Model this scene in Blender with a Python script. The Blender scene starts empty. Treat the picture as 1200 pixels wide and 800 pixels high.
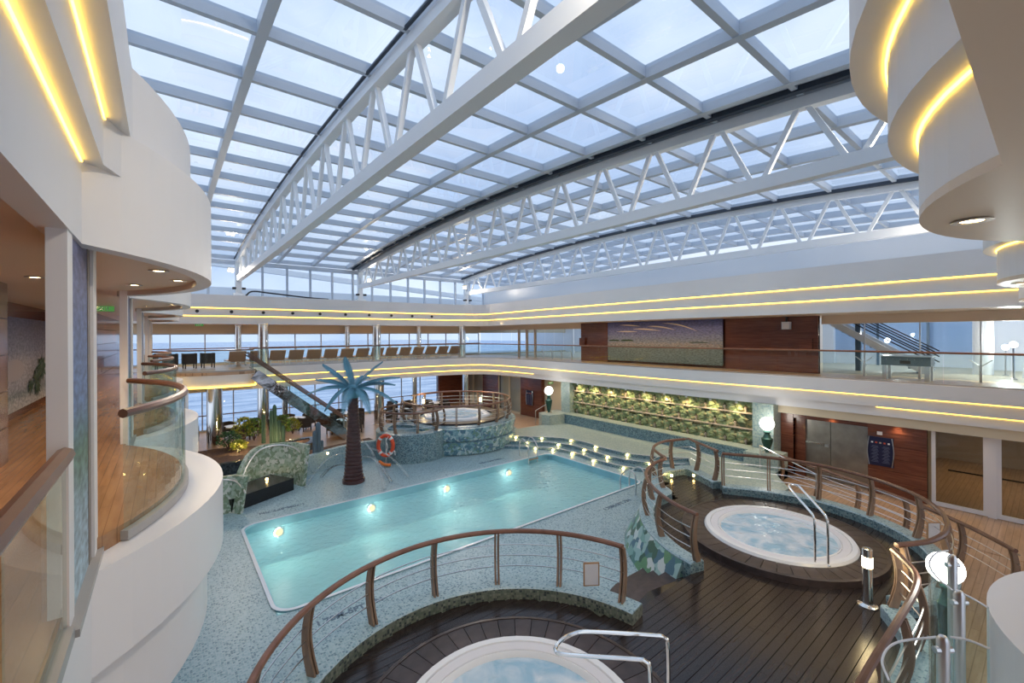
import bpy, math, random
from mathutils import Vector, Matrix
random.seed(7)
PI = math.pi
sc = bpy.context.scene
COL = sc.collection

# ------------------------------------------------------------------ camera
YAW = math.radians(38.6); FPX = 510.0; ROLL = .006; EYE = 6.0
fwd = Vector((math.sin(YAW), math.cos(YAW), 0)); rgt = Vector((math.cos(YAW), -math.sin(YAW), 0)); dwn = Vector((0, 0, -1))
r2 = (rgt + dwn*ROLL).normalized(); d2 = (dwn - rgt*ROLL).normalized()
cam = bpy.data.cameras.new('camera'); camo = bpy.data.objects.new('camera', cam); COL.objects.link(camo)
camo.matrix_world = Matrix(((r2.x, -d2.x, -fwd.x, 0), (r2.y, -d2.y, -fwd.y, 0), (r2.z, -d2.z, -fwd.z, EYE), (0, 0, 0, 1)))
cam.sensor_width = 36; cam.lens = FPX/1200*36; cam.shift_y = -8/1200; cam.clip_start = .05; cam.clip_end = 3000
sc.camera = camo
# ------------------------------------------------------------------ sky and exposure
W = bpy.data.worlds.new('sky'); sc.world = W; W.use_nodes = True
wn = W.node_tree.nodes; wl = W.node_tree.links; wn.clear()
o_ = wn.new('ShaderNodeOutputWorld'); bg = wn.new('ShaderNodeBackground'); tc = wn.new('ShaderNodeTexCoord')
mp = wn.new('ShaderNodeMapping'); mp.inputs['Scale'].default_value = (1.2, 1.2, 2.2)
nz = wn.new('ShaderNodeTexNoise'); nz.inputs['Scale'].default_value = 2.2; nz.inputs['Detail'].default_value = 4
cr_ = wn.new('ShaderNodeValToRGB')
cr_.color_ramp.elements[0].position = .36; cr_.color_ramp.elements[0].color = (.52, .64, .86, 1)
cr_.color_ramp.elements[1].position = .62; cr_.color_ramp.elements[1].color = (.82, .89, 1.0, 1)
wl.new(tc.outputs['Generated'], mp.inputs['Vector']); wl.new(mp.outputs['Vector'], nz.inputs['Vector'])
wl.new(nz.outputs['Fac'], cr_.inputs['Fac']); wl.new(cr_.outputs['Color'], bg.inputs['Color']); wl.new(bg.outputs['Background'], o_.inputs['Surface'])
bg.inputs['Strength'].default_value = .95
sc.view_settings.view_transform = 'Standard'; sc.view_settings.look = 'None'; sc.view_settings.gamma = 1
sc.view_settings.use_curve_mapping = False; sc.view_settings.exposure = 0.4
sc.cycles.transparent_max_bounces = 20; sc.cycles.max_bounces = 8; sc.cycles.sample_clamp_indirect = 6

# ------------------------------------------------------------------ materials
MATS = {}
def newmat(name):
    m = bpy.data.materials.new(name); m.use_nodes = True
    n = m.node_tree.nodes; n.clear(); MATS[name] = m
    out = n.new('ShaderNodeOutputMaterial'); return m, n, m.node_tree.links, out
def principled(name, col, rough=.5, metal=0, noise=None, bump=0, spec=.5, coords='Object'):
    m, n, l, out = newmat(name); b = n.new('ShaderNodeBsdfPrincipled')
    b.inputs['Base Color'].default_value = (*col, 1); b.inputs['Roughness'].default_value = rough; b.inputs['Metallic'].default_value = metal
    b.inputs['Specular IOR Level'].default_value = spec
    if noise:
        sca, amt = noise; t = n.new('ShaderNodeTexCoord'); z = n.new('ShaderNodeTexNoise'); z.inputs['Scale'].default_value = sca; z.inputs['Detail'].default_value = 5
        l.new(t.outputs[coords], z.inputs['Vector']); r = n.new('ShaderNodeValToRGB')
        r.color_ramp.elements[0].position = .3; r.color_ramp.elements[1].position = .7
        r.color_ramp.elements[0].color = tuple(c*(1-amt) for c in col)+(1,); r.color_ramp.elements[1].color = tuple(min(1, c*(1+amt)) for c in col)+(1,)
        l.new(z.outputs['Fac'], r.inputs['Fac']); l.new(r.outputs['Color'], b.inputs['Base Color'])
        if bump:
            bp = n.new('ShaderNodeBump'); bp.inputs['Strength'].default_value = bump; bp.inputs['Distance'].default_value = .02
            l.new(z.outputs['Fac'], bp.inputs['Height']); l.new(bp.outputs['Normal'], b.inputs['Normal'])
    l.new(b.outputs['BSDF'], out.inputs['Surface']); return m
def emit(name, col, s):
    m, n, l, out = newmat(name); e = n.new('ShaderNodeEmission'); e.inputs['Color'].default_value = (*col, 1); e.inputs['Strength'].default_value = s
    l.new(e.outputs['Emission'], out.inputs['Surface']); return m
def glassmat(name, tint, refl=.9, rough=.0, base=.04):
    m, n, l, out = newmat(name); t = n.new('ShaderNodeBsdfTransparent'); t.inputs['Color'].default_value = (*tint, 1)
    g = n.new('ShaderNodeBsdfGlossy'); g.inputs['Roughness'].default_value = rough; g.inputs['Color'].default_value = (refl, refl, refl, 1)
    f = n.new('ShaderNodeFresnel'); f.inputs['IOR'].default_value = 1.45
    ge = n.new('ShaderNodeNewGeometry'); mm = n.new('ShaderNodeMath'); mm.operation = 'MULTIPLY'; iv = n.new('ShaderNodeMath'); iv.operation = 'SUBTRACT'; iv.inputs[0].default_value = 1
    l.new(ge.outputs['Backfacing'], iv.inputs[1]); l.new(iv.outputs[0], mm.inputs[0]); l.new(f.outputs['Fac'], mm.inputs[1])
    mx = n.new('ShaderNodeMixShader'); l.new(mm.outputs[0], mx.inputs['Fac']); l.new(t.outputs[0], mx.inputs[1]); l.new(g.outputs[0], mx.inputs[2])
    l.new(mx.outputs[0], out.inputs['Surface']); return m
def mosaic(name, cols, scale, rough=.35, grout=(.45, .5, .5), bump=.15):
    """small square tiles, each of one of several colours"""
    m, n, l, out = newmat(name); b = n.new('ShaderNodeBsdfPrincipled'); b.inputs['Roughness'].default_value = rough
    t = n.new('ShaderNodeTexCoord'); v = n.new('ShaderNodeTexVoronoi'); v.inputs['Scale'].default_value = scale; v.inputs['Randomness'].default_value = .35
    v.distance = 'CHEBYCHEV'
    l.new(t.outputs['Object'], v.inputs['Vector']); s = n.new('ShaderNodeSeparateColor'); l.new(v.outputs['Color'], s.inputs['Color'])
    r = n.new('ShaderNodeValToRGB'); r.color_ramp.interpolation = 'CONSTANT'
    el = r.color_ramp.elements
    while len(el) < len(cols): el.new(.5)
    for i, c in enumerate(cols): el[i].position = i/len(cols); el[i].color = (*c, 1)
    l.new(s.outputs['Red'], r.inputs['Fac'])
    g = n.new('ShaderNodeValToRGB'); g.color_ramp.elements[0].position = .40; g.color_ramp.elements[0].color = (0, 0, 0, 1); g.color_ramp.elements[1].position = .47; g.color_ramp.elements[1].color = (1, 1, 1, 1)
    l.new(v.outputs['Distance'], g.inputs['Fac'])
    mx = n.new('ShaderNodeMix'); mx.data_type = 'RGBA'; l.new(g.outputs['Color'], mx.inputs['Factor']); l.new(r.outputs['Color'], mx.inputs['A']); mx.inputs['B'].default_value = (*grout, 1)
    l.new(mx.outputs['Result'], b.inputs['Base Color']); l.new(b.outputs['BSDF'], out.inputs['Surface']); return m
def woodmat(name, c1, c2, stretch=(1, 12, 12), rough=.35, plank=None, coat=0):
    m, n, l, out = newmat(name); b = n.new('ShaderNodeBsdfPrincipled'); b.inputs['Roughness'].default_value = rough; b.inputs['Coat Weight'].default_value = coat
    t = n.new('ShaderNodeTexCoord'); mp = n.new('ShaderNodeMapping'); mp.inputs['Scale'].default_value = stretch
    z = n.new('ShaderNodeTexNoise'); z.inputs['Scale'].default_value = 1.5; z.inputs['Detail'].default_value = 6; z.inputs['Distortion'].default_value = .4
    l.new(t.outputs['Object'], mp.inputs['Vector']); l.new(mp.outputs['Vector'], z.inputs['Vector'])
    r = n.new('ShaderNodeValToRGB'); r.color_ramp.elements[0].position = .3; r.color_ramp.elements[1].position = .72
    r.color_ramp.elements[0].color = (*c1, 1); r.color_ramp.elements[1].color = (*c2, 1); l.new(z.outputs['Fac'], r.inputs['Fac'])
    colout = r.outputs['Color']
    oi = n.new('ShaderNodeObjectInfo'); hv = n.new('ShaderNodeHueSaturation'); mr = n.new('ShaderNodeMapRange')
    mr.inputs['To Min'].default_value = .8; mr.inputs['To Max'].default_value = 1.2
    l.new(oi.outputs['Random'], mr.inputs['Value']); l.new(mr.outputs['Result'], hv.inputs['Value']); l.new(colout, hv.inputs['Color']); colout = hv.outputs['Color']
    if plank:
        bk = n.new('ShaderNodeTexBrick'); bk.inputs['Scale'].default_value = 1; bk.inputs['Brick Width'].default_value = plank[0]; bk.inputs['Row Height'].default_value = plank[1]
        bk.inputs['Mortar Size'].default_value = plank[2]; bk.inputs['Color1'].default_value = (1, 1, 1, 1); bk.inputs['Color2'].default_value = (.88, .88, .88, 1); bk.inputs['Mortar'].default_value = (.6, .56, .52, 1)
        mp2 = n.new('ShaderNodeMapping'); l.new(t.outputs['Object'], mp2.inputs['Vector']); mp2.inputs['Rotation'].default_value = plank[3] if len(plank) > 3 else (0, 0, 0)
        l.new(mp2.outputs['Vector'], bk.inputs['Vector'])
        mu = n.new('ShaderNodeMix'); mu.data_type = 'RGBA'; mu.blend_type = 'MULTIPLY'; mu.inputs['Factor'].default_value = 1
        l.new(colout, mu.inputs['A']); l.new(bk.outputs['Color'], mu.inputs['B']); colout = mu.outputs['Result']
    l.new(colout, b.inputs['Base Color']); l.new(b.outputs['BSDF'], out.inputs['Surface']); return m
def leafmat(name, cols, scale):
    m, n, l, out = newmat(name); b = n.new('ShaderNodeBsdfPrincipled'); b.inputs['Roughness'].default_value = .3
    t = n.new('ShaderNodeTexCoord'); nz = n.new('ShaderNodeTexNoise'); nz.inputs['Scale'].default_value = scale*.6
    av = n.new('ShaderNodeVectorMath'); av.operation = 'MULTIPLY_ADD'; av.inputs[1].default_value = (.35, .35, .35)
    l.new(t.outputs['Object'], nz.inputs['Vector']); l.new(nz.outputs['Color'], av.inputs[0]); l.new(t.outputs['Object'], av.inputs[2])
    v = n.new('ShaderNodeTexVoronoi'); v.inputs['Scale'].default_value = scale; l.new(av.outputs[0], v.inputs['Vector'])
    s = n.new('ShaderNodeSeparateColor'); l.new(v.outputs['Color'], s.inputs['Color']); r = n.new('ShaderNodeValToRGB'); r.color_ramp.interpolation = 'CONSTANT'
    el = r.color_ramp.elements
    while len(el) < len(cols): el.new(.5)
    for i, c in enumerate(cols): el[i].position = i/len(cols); el[i].color = (*c, 1)
    l.new(s.outputs['Green'], r.inputs['Fac']); l.new(r.outputs['Color'], b.inputs['Base Color']); l.new(b.outputs['BSDF'], out.inputs['Surface']); return m

principled('white', (.80, .78, .77), .45, noise=(.6, .03))
principled('white_ledge', (.84, .81, .80), .4)
principled('ceiling_cream', (.72, .58, .43), .35)
principled('beige', (.66, .56, .40), .5)
principled('truss_white', (.80, .84, .88), .35)
principled('frame_grey', (.50, .56, .64), .4)
principled('dark_rubber', (.03, .045, .07), .6)
principled('chrome', (.86, .84, .80), .12, 1)
principled('steel', (.70, .70, .70), .28, 1)
principled('door_steel', (.34, .32, .29), .35, .9, noise=(3, .15))
principled('black', (.02, .02, .022), .5)
principled('wicker', (.045, .035, .03), .7)
principled('table_white', (.75, .78, .82), .15)
principled('navy', (.01, .012, .05), .3)
principled('print_pale', (.14, .15, .22), .6)
principled('tub_white', (.85, .84, .83), .25)
principled('orange_red', (.78, .09, .03), .4)
principled('orange', (.8, .2, .04), .5)
principled('trunk_brown', (.075, .035, .035), .35, noise=(6, .25))
principled('teal_metal', (.10, .27, .36), .4, noise=(3, .2))
principled('cactus', (.04, .10, .06), .6)
principled('leaf_green', (.12, .22, .04), .6, noise=(8, .4))
principled('leaf_dark', (.05, .12, .04), .6, noise=(8, .4))
principled('leaf_yellow', (.32, .34, .04), .6, noise=(8, .3))
principled('soil', (.10, .05, .03), .9, noise=(9, .5), bump=.6)
principled('marble_black', (.03, .035, .04), .2, noise=(12, .8))
principled('lounger_tan', (.42, .26, .16), .6); principled('mirror_dark', (.42, .40, .40), .08, 1, noise=(1.6, .5), bump=1.0)
principled('wood_light', (.46, .27, .14), .4)
principled('grey_post', (.38, .36, .34), .4)
principled('blue_grey', (.10, .16, .22), .4)
principled('outside_white', (.84, .86, .88), .6)
principled('outside_floor', (.45, .49, .53), .5)
principled('lifeboat', (.75, .78, .82), .5)
principled('black_stone', (.012, .012, .014), .12)
principled('green_bronze', (.03, .09, .07), .35, .5)
principled('paper', (.75, .72, .72), .6)
principled('dark_rim', (.20, .17, .15), .4)
principled('cloud_pale', (.45, .40, .42), .7)
principled('island_green', (.03, .07, .03), .7)
principled('sand', (.55, .45, .36), .7)
principled('pool_tile', (.40, .74, .76), .4, noise=(.5, .08))
principled('pool_wall', (.26, .52, .60), .35, noise=(1.5, .1))
principled('lifering_white', (.85, .85, .85), .5)
mosaic('mosaic_pool', [(.24, .37, .41), (.30, .44, .48), (.34, .48, .51), (.27, .41, .45), (.13, .23, .28), (.38, .51, .54)], 24, .36, (.40, .51, .54))
mosaic('mosaic_dark', [(.06, .14, .19), (.12, .24, .28), (.20, .33, .36), (.05, .11, .15), (.26, .38, .40)], 22, .3, (.22, .3, .32))
mosaic('mosaic_terrace', [(.34, .43, .38), (.42, .50, .44), (.28, .38, .36), (.48, .54, .46)], 18, .35, (.42, .46, .40))
mosaic('mosaic_olive', [(.13, .17, .13), (.20, .24, .18), (.05, .07, .07), (.28, .31, .24)], 20, .35, (.2, .22, .18))
mosaic('mosaic_column', [(.30, .40, .36), (.40, .48, .42), (.24, .34, .34)], 14, .35, (.4, .45, .4))
mosaic('mosaic_mural', [(.10, .12, .28), (.16, .18, .36), (.07, .08, .18), (.30, .32, .40)], 18, .4, (.2, .2, .26))
leafmat('leaf_mosaic', [(.10, .24, .22), (.22, .42, .38), (.06, .14, .10), (.34, .52, .50), (.14, .30, .16), (.62, .68, .66), (.08, .18, .24)], 4.6)
leafmat('leaf_mosaic_blue', [(.10, .22, .28), (.22, .38, .42), (.16, .28, .22), (.30, .46, .50), (.50, .60, .60), (.12, .20, .28)], 8)
leafmat('leaf_camo', [(.20, .29, .19), (.36, .45, .36), (.28, .38, .29), (.56, .60, .54), (.17, .23, .15), (.42, .50, .42)], 9)
leafmat('tile_back', [(.10, .12, .05), (.22, .19, .08), (.08, .10, .04), (.34, .28, .13)], 7)
leafmat('tile_leaf', [(.13, .20, .10), (.20, .27, .13), (.26, .31, .16), (.38, .33, .17)], 9)
woodmat('deck_dark', (.016, .012, .012), (.042, .029, .025), (1.2, 14, 14), .22)
woodmat('ring_wood', (.034, .024, .022), (.08, .056, .05), (3, 3, 3), .35)
woodmat('floor_wood', (.42, .27, .17), (.56, .38, .25), (1, 8, 8), .28, (1.6, .14, .008))
woodmat('floor_wood_y', (.36, .18, .08), (.50, .27, .13), (8, 1, 8), .25, (1.8, .09, .003, (0, 0, PI/2)))
woodmat('panel_red', (.11, .030, .016), (.20, .065, .033), (1, 1.0, 14), .25, coat=.2)
woodmat('rail_wood', (.14, .062, .038), (.23, .11, .07), (2, 2, 2), .3)
woodmat('post_wood', (.20, .125, .08), (.33, .215, .14), (6, 6, 1), .4)
emit('led', (1.0, .60, .07), 5.5); emit('led_fine', (1.0, .60, .07), 9)
emit('lamp_warm', (1, .72, .35), 22)
emit('lamp_step', (1, .66, .22), 30)
emit('lamp_globe', (1, .96, .88), 9)
emit('lamp_pool', (1, .62, .22), 4)
emit('lamp_bollard', (1, .80, .42), 14)
emit('exit_green', (.15, .5, .12), .35)
glassmat('glass_roof', (.90, .94, .98)); glassmat('glass_rail', (.92, .97, .96)); glassmat('glass_window', (.86, .91, .96)); glassmat('glass_blue', (.80, .87, .95)); glassmat('glass_door', (.72, .72, .66))
# water: part milky, part clear, rippled
def watermat(name, milk, clear, f, scale, strength, foam=None):
    m, n, l, out = newmat(name); t = n.new('ShaderNodeTexCoord'); z = n.new('ShaderNodeTexNoise'); z.inputs['Scale'].default_value = scale; z.inputs['Detail'].default_value = 3; z.inputs['Distortion'].default_value = .6
    bp = n.new('ShaderNodeBump'); bp.inputs['Strength'].default_value = strength; bp.inputs['Distance'].default_value = .1
    l.new(t.outputs['Object'], z.inputs['Vector']); l.new(z.outputs['Fac'], bp.inputs['Height'])
    d = n.new('ShaderNodeBsdfDiffuse'); d.inputs['Color'].default_value = (*milk, 1)
    if foam:
        z3 = n.new('ShaderNodeTexNoise'); z3.inputs['Scale'].default_value = 1.6; z3.inputs['Detail'].default_value = 5; z3.inputs['Distortion'].default_value = 1.2; l.new(t.outputs['Object'], z3.inputs['Vector'])
        r3 = n.new('ShaderNodeValToRGB'); r3.color_ramp.elements[0].position = .38; r3.color_ramp.elements[1].position = .62; r3.color_ramp.elements[0].color = (*foam[0], 1); r3.color_ramp.elements[1].color = (*foam[1], 1); l.new(z3.outputs['Fac'], r3.inputs['Fac']); l.new(r3.outputs['Color'], d.inputs['Color'])
    tr = n.new('ShaderNodeBsdfTransparent'); tr.inputs['Color'].default_value = (*clear, 1)
    m1 = n.new('ShaderNodeMixShader'); m1.inputs['Fac'].default_value = f; l.new(tr.outputs[0], m1.inputs[1]); l.new(d.outputs[0], m1.inputs[2])
    g = n.new('ShaderNodeBsdfGlossy'); g.inputs['Roughness'].default_value = .06; l.new(bp.outputs['Normal'], g.inputs['Normal'])
    fr = n.new('ShaderNodeFresnel'); fr.inputs['IOR'].default_value = 1.33; l.new(bp.outputs['Normal'], fr.inputs['Normal'])
    m2 = n.new('ShaderNodeMixShader'); l.new(fr.outputs[0], m2.inputs['Fac']); l.new(m1.outputs[0], m2.inputs[1]); l.new(g.outputs[0], m2.inputs[2]); l.new(m2.outputs[0], out.inputs['Surface'])
watermat('water_pool', (.38, .68, .71), (.85, .95, .97), .7, 4.5, .45)
watermat('water_tub', (.60, .78, .84), (.8, .92, .95), .86, 3.0, .6, ((.40, .62, .76), (.82, .88, .92)))
watermat('water_jet', (.8, .86, .9), (1, 1, 1), .10, 9, .2)
def seamat():
    m, n, l, out = newmat('sea'); b = n.new('ShaderNodeBsdfPrincipled'); b.inputs['Roughness'].default_value = .25
    t = n.new('ShaderNodeTexCoord'); mp = n.new('ShaderNodeMapping'); mp.inputs['Scale'].default_value = (.05, .16, 1); z = n.new('ShaderNodeTexNoise'); z.inputs['Scale'].default_value = 1; z.inputs['Detail'].default_value = 8; z.inputs['Roughness'].default_value = .65
    l.new(t.outputs['Object'], mp.inputs['Vector']); l.new(mp.outputs['Vector'], z.inputs['Vector']); r = n.new('ShaderNodeValToRGB')
    r.color_ramp.elements[0].position = .38; r.color_ramp.elements[0].color = (.20, .33, .52, 1); r.color_ramp.elements[1].position = .66; r.color_ramp.elements[1].color = (.75, .84, .95, 1)
    l.new(z.outputs['Fac'], r.inputs['Fac']); l.new(r.outputs['Color'], b.inputs['Base Color']); l.new(b.outputs['BSDF'], out.inputs['Surface'])
seamat()
def muralmat(name, stops, scale, streak):
    m, n, l, out = newmat(name); b = n.new('ShaderNodeBsdfPrincipled'); b.inputs['Roughness'].default_value = .5
    t = n.new('ShaderNodeTexCoord'); s = n.new('ShaderNodeSeparateXYZ'); l.new(t.outputs['Generated'], s.inputs[0])
    mp = n.new('ShaderNodeMapping'); mp.inputs['Scale'].default_value = streak; l.new(t.outputs['Object'], mp.inputs['Vector'])
    z = n.new('ShaderNodeTexNoise'); z.inputs['Scale'].default_value = scale; z.inputs['Detail'].default_value = 6; l.new(mp.outputs['Vector'], z.inputs['Vector'])
    ma = n.new('ShaderNodeMath'); ma.operation = 'MULTIPLY_ADD'; ma.inputs[1].default_value = .22; l.new(z.outputs['Fac'], ma.inputs[0])
    sb = n.new('ShaderNodeMath'); sb.operation = 'SUBTRACT'; sb.inputs[1].default_value = .11; l.new(s.outputs['Z'], sb.inputs[0]); l.new(sb.outputs[0], ma.inputs[2])
    r = n.new('ShaderNodeValToRGB'); el = r.color_ramp.elements
    while len(el) < len(stops): el.new(.5)
    for i, (p, c) in enumerate(stops): el[i].position = p; el[i].color = (*c, 1)
    l.new(ma.outputs[0], r.inputs['Fac']); z2 = n.new('ShaderNodeTexNoise'); z2.inputs['Scale'].default_value = 14; z2.inputs['Detail'].default_value = 3; mp3 = n.new('ShaderNodeMapping'); mp3.inputs['Scale'].default_value = (1, .5, 1.3); l.new(t.outputs['Object'], mp3.inputs['Vector']); l.new(mp3.outputs['Vector'], z2.inputs['Vector'])
    hv = n.new('ShaderNodeHueSaturation'); m5 = n.new('ShaderNodeMapRange'); m5.inputs['From Min'].default_value = .3; m5.inputs['From Max'].default_value = .7; m5.inputs['To Min'].default_value = .55; m5.inputs['To Max'].default_value = 1.35; l.new(z2.outputs['Fac'], m5.inputs['Value']); l.new(m5.outputs['Result'], hv.inputs['Value']); l.new(r.outputs['Color'], hv.inputs['Color']); l.new(hv.outputs['Color'], b.inputs['Base Color']); l.new(b.outputs['BSDF'], out.inputs['Surface'])
muralmat('mural_sea', [(0, (.16, .20, .20)), (.2, (.20, .24, .23)), (.38, (.25, .27, .25)), (.43, (.38, .33, .30)), (.50, (.28, .30, .34)), (.62, (.20, .22, .34)), (.72, (.13, .14, .28)), (.86, (.09, .10, .25)), (1, (.07, .08, .22))], 5, (1, .8, 2))
muralmat('mural_beach', [(0, (.5, .46, .42)), (.10, (.45, .44, .44)), (.16, (.16, .2, .2)), (.22, (.34, .33, .38)), (.5, (.42, .38, .40)), (.62, (.25, .25, .34)), (1, (.10, .10, .20))], 12, (1, 1, 1))
muralmat('pier_art', [(0, (.42, .55, .62)), (.25, (.30, .42, .48)), (.4, (.10, .2, .14)), (.55, (.14, .22, .40)), (.8, (.10, .14, .30)), (1, (.16, .16, .28))], 5, (1, 1, .5))

# ------------------------------------------------------------------ mesh helpers
class B:
    def __init__(s): s.v = []; s.f = []; s.sm = []
    def add(s, vs, fs, smooth=False):
        o = len(s.v); s.v += [tuple(v) for v in vs]; s.f += [tuple(i+o for i in f) for f in fs]; s.sm += [smooth]*len(fs); return s
    def box(s, x0, x1, y0, y1, z0, z1):
        return s.add([(x0,y0,z0),(x1,y0,z0),(x1,y1,z0),(x0,y1,z0),(x0,y0,z1),(x1,y0,z1),(x1,y1,z1),(x0,y1,z1)],
            [(0,3,2,1),(4,5,6,7),(0,1,5,4),(1,2,6,5),(2,3,7,6),(3,0,4,7)])
    def obox(s, c, d, hx, hy, hz):
        """box about c, long axis along 2-d direction d"""
        d = Vector((d[0], d[1], 0)).normalized(); n = Vector((-d.y, d.x, 0)); c = Vector(c); z = Vector((0,0,1))
        vs = [c+d*a*hx+n*b*hy+z*e*hz for e in (-1,1) for a, b in ((-1,-1),(1,-1),(1,1),(-1,1))]
        return s.add(vs, [(0,3,2,1),(4,5,6,7),(0,1,5,4),(1,2,6,5),(2,3,7,6),(3,0,4,7)])
    def bar(s, p, q, w, h=None):
        """square bar from p to q"""
        h = h or w; p = Vector(p); q = Vector(q); d = (q-p).normalized(); up = Vector((0,0,1)) if abs(d.z) < .99 else Vector((1,0,0))
        a = d.cross(up).normalized(); b = a.cross(d).normalized(); a = a*w/2; b = b*h/2
        return s.add([p-a-b,p+a-b,p+a+b,p-a+b,q-a-b,q+a-b,q+a+b,q-a+b], [(0,1,2,3),(7,6,5,4),(0,4,5,1),(1,5,6,2),(2,6,7,3),(3,7,4,0)])
    def tube(s, pts, r, n=8, closed=False):
        pts = [Vector(p) for p in pts]; N = len(pts); rr = r if isinstance(r, (list, tuple)) else [r]*N; vs = []; prev = None
        for i, p in enumerate(pts):
            a = pts[(i-1) % N] if (closed or i) else p; b = pts[(i+1) % N] if (closed or i < N-1) else p
            d = (b-a).normalized()
            if prev is None: u = d.cross(Vector((0,0,1)) if abs(d.z) < .9 else Vector((1,0,0))).normalized()
            else: u = (prev-d*prev.dot(d)).normalized()
            prev = u; w = d.cross(u)
            vs += [p+(u*math.cos(2*PI*k/n)+w*math.sin(2*PI*k/n))*rr[i] for k in range(n)]
        fs = []
        for i in range(N if closed else N-1):
            j = (i+1) % N
            for k in range(n): k2 = (k+1) % n; fs.append((i*n+k, i*n+k2, j*n+k2, j*n+k))
        s.add(vs, fs, True)
        if not closed:
            o = len(s.v)-len(vs); s.f += [tuple(o+k for k in reversed(range(n))), tuple(o+(N-1)*n+k for k in range(n))]; s.sm += [False, False]
        return s
    def lathe(s, prof, c=(0,0,0), n=24, a0=0, a1=2*PI):
        full = abs(a1-a0-2*PI) < 1e-6; m = n if full else n+1; vs = []
        for r, z in prof:
            for k in range(m): a = a0+(a1-a0)*k/n; vs.append((c[0]+r*math.cos(a), c[1]+r*math.sin(a), c[2]+z))
        fs = []
        for i in range(len(prof)-1):
            for k in range(n): k2 = (k+1) % m; fs.append((i*m+k, i*m+k2, (i+1)*m+k2, (i+1)*m+k))
        return s.add(vs, fs, True)
    def prism(s, poly, z0, z1):
        A = sum(poly[i][0]*poly[(i+1) % len(poly)][1]-poly[(i+1) % len(poly)][0]*poly[i][1] for i in range(len(poly)))
        if A < 0: poly = poly[::-1]
        n = len(poly); vs = [(x, y, z0) for x, y in poly]+[(x, y, z1) for x, y in poly]
        return s.add(vs, [tuple(reversed(range(n))), tuple(range(n, 2*n))]+[(i, (i+1) % n, n+(i+1) % n, n+i) for i in range(n)])
    def sweep(s, path, prof, closed=False, smooth=False):
        """prof: list of (offset to the left of the path, z), swept along a plan path; the profile is a closed loop"""
        P = [Vector((p[0], p[1])) for p in path]; N = len(P); off = []
        for i in range(N):
            a = P[(i-1) % N] if (closed or i) else P[i]; b = P[(i+1) % N] if (closed or i < N-1) else P[i]; d = (b-a).normalized(); off.append(Vector((-d.y, d.x)))
        m = len(prof); vs = []
        for i in range(N):
            for o, z in prof: q = P[i]+off[i]*o; vs.append((q.x, q.y, z))
        fs = []
        for i in range(N if closed else N-1):
            j = (i+1) % N
            for k in range(m): k2 = (k+1) % m; fs.append((i*m+k, j*m+k, j*m+k2, i*m+k2))
        s.add(vs, fs, smooth)
        if not closed: o = len(s.v)-len(vs); s.f += [tuple(o+k for k in range(m)), tuple(o+(N-1)*m+k for k in reversed(range(m)))]; s.sm += [False]*2
        return s
    def mesh(s, name, mat):
        me = bpy.data.meshes.new(name); me.from_pydata(s.v, [], s.f); me.polygons.foreach_set('use_smooth', s.sm)
        if any(s.sm): me.set_sharp_from_angle(angle=math.radians(40))
        me.materials.append(MATS[mat]); me.update(); return me
    def obj(s, name, mat, parent=None):
        o = bpy.data.objects.new(name, s.mesh(name, mat)); COL.objects.link(o)
        if parent: o.parent = parent
        return o
def tag(o, label, cat=None, group=None, kind=None):
    o['label'] = label
    if cat: o['category'] = cat
    if group: o['group'] = group
    if kind: o['kind'] = kind
    return o
def thing(name, label, cat, loc=(0,0,0), rz=0, group=None, kind=None):
    o = bpy.data.objects.new(name, None); COL.objects.link(o); o.location = loc; o.rotation_euler = (0,0,rz); o.empty_display_size = .1
    return tag(o, label, cat, group, kind)
def struct(o, label, cat): return tag(o, label, cat, kind='structure')
def inst(me, name, parent=None, loc=(0,0,0), rot=(0,0,0), scale=None):
    o = bpy.data.objects.new(name, me); COL.objects.link(o); o.location = loc; o.rotation_euler = rot
    if scale: o.scale = scale
    if parent: o.parent = parent
    return o
def dup(root, loc, rz, label=None):
    r = root.copy(); COL.objects.link(r); r.location = loc; r.rotation_euler = (0,0,rz)
    if label: r['label'] = label
    for ch in list(root.children):
        c = ch.copy(); COL.objects.link(c); c.parent = r
        for g in ch.children: d = g.copy(); COL.objects.link(d); d.parent = c
    return r
def cr(pts, n=8, closed=False):
    """smooth curve through points"""
    P = [Vector(p) for p in pts]; N = len(P); out = []
    for i in range(N if closed else N-1):
        p0 = P[(i-1) % N] if (closed or i) else P[0]*2-P[1]; p1 = P[i]; p2 = P[(i+1) % N]; p3 = P[(i+2) % N] if (closed or i < N-2) else P[-1]*2-P[-2]
        for k in range(n):
            t = k/n; out.append(.5*((2*p1)+(p2-p0)*t+(2*p0-5*p1+4*p2-p3)*t*t+(3*p1-p0-3*p2+p3)*t**3))
    if not closed: out.append(P[-1])
    return out
def arc(c, r, a0, a1, n=24): return [(c[0]+r*math.cos(math.radians(a0+(a1-a0)*k/n)), c[1]+r*math.sin(math.radians(a0+(a1-a0)*k/n))) for k in range(n+1)]
def bump(t, h, s):
    if abs(t) >= h: return 0.
    R = (h*h+s*s)/(2*s); return max(0., s-R+math.sqrt(R*R-t*t))
def lamp(name, kind, loc, power, col=(1,.75,.45), parent=None, size=.1, spot=None, rot=(0,0,0)):
    L = bpy.data.lights.new(name, kind); L.energy = power; L.color = col
    if kind in ('POINT', 'SPOT'): L.shadow_soft_size = size
    if kind == 'SPOT': L.spot_size = spot or 2; L.spot_blend = .8
    o = bpy.data.objects.new(name, L); COL.objects.link(o); o.location = loc; o.rotation_euler = rot
    if parent: o.parent = parent
    return o

# ================================================================== STRUCTURE
# levels: main deck 0, pool deck 0, terrace .45, whirlpool platforms .6, upper deck 4.2, upper ceiling 6.75
PX0, PX1, PY0, PY1 = 1.85, 15.1, 10.45, 16.0          # pool
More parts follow.
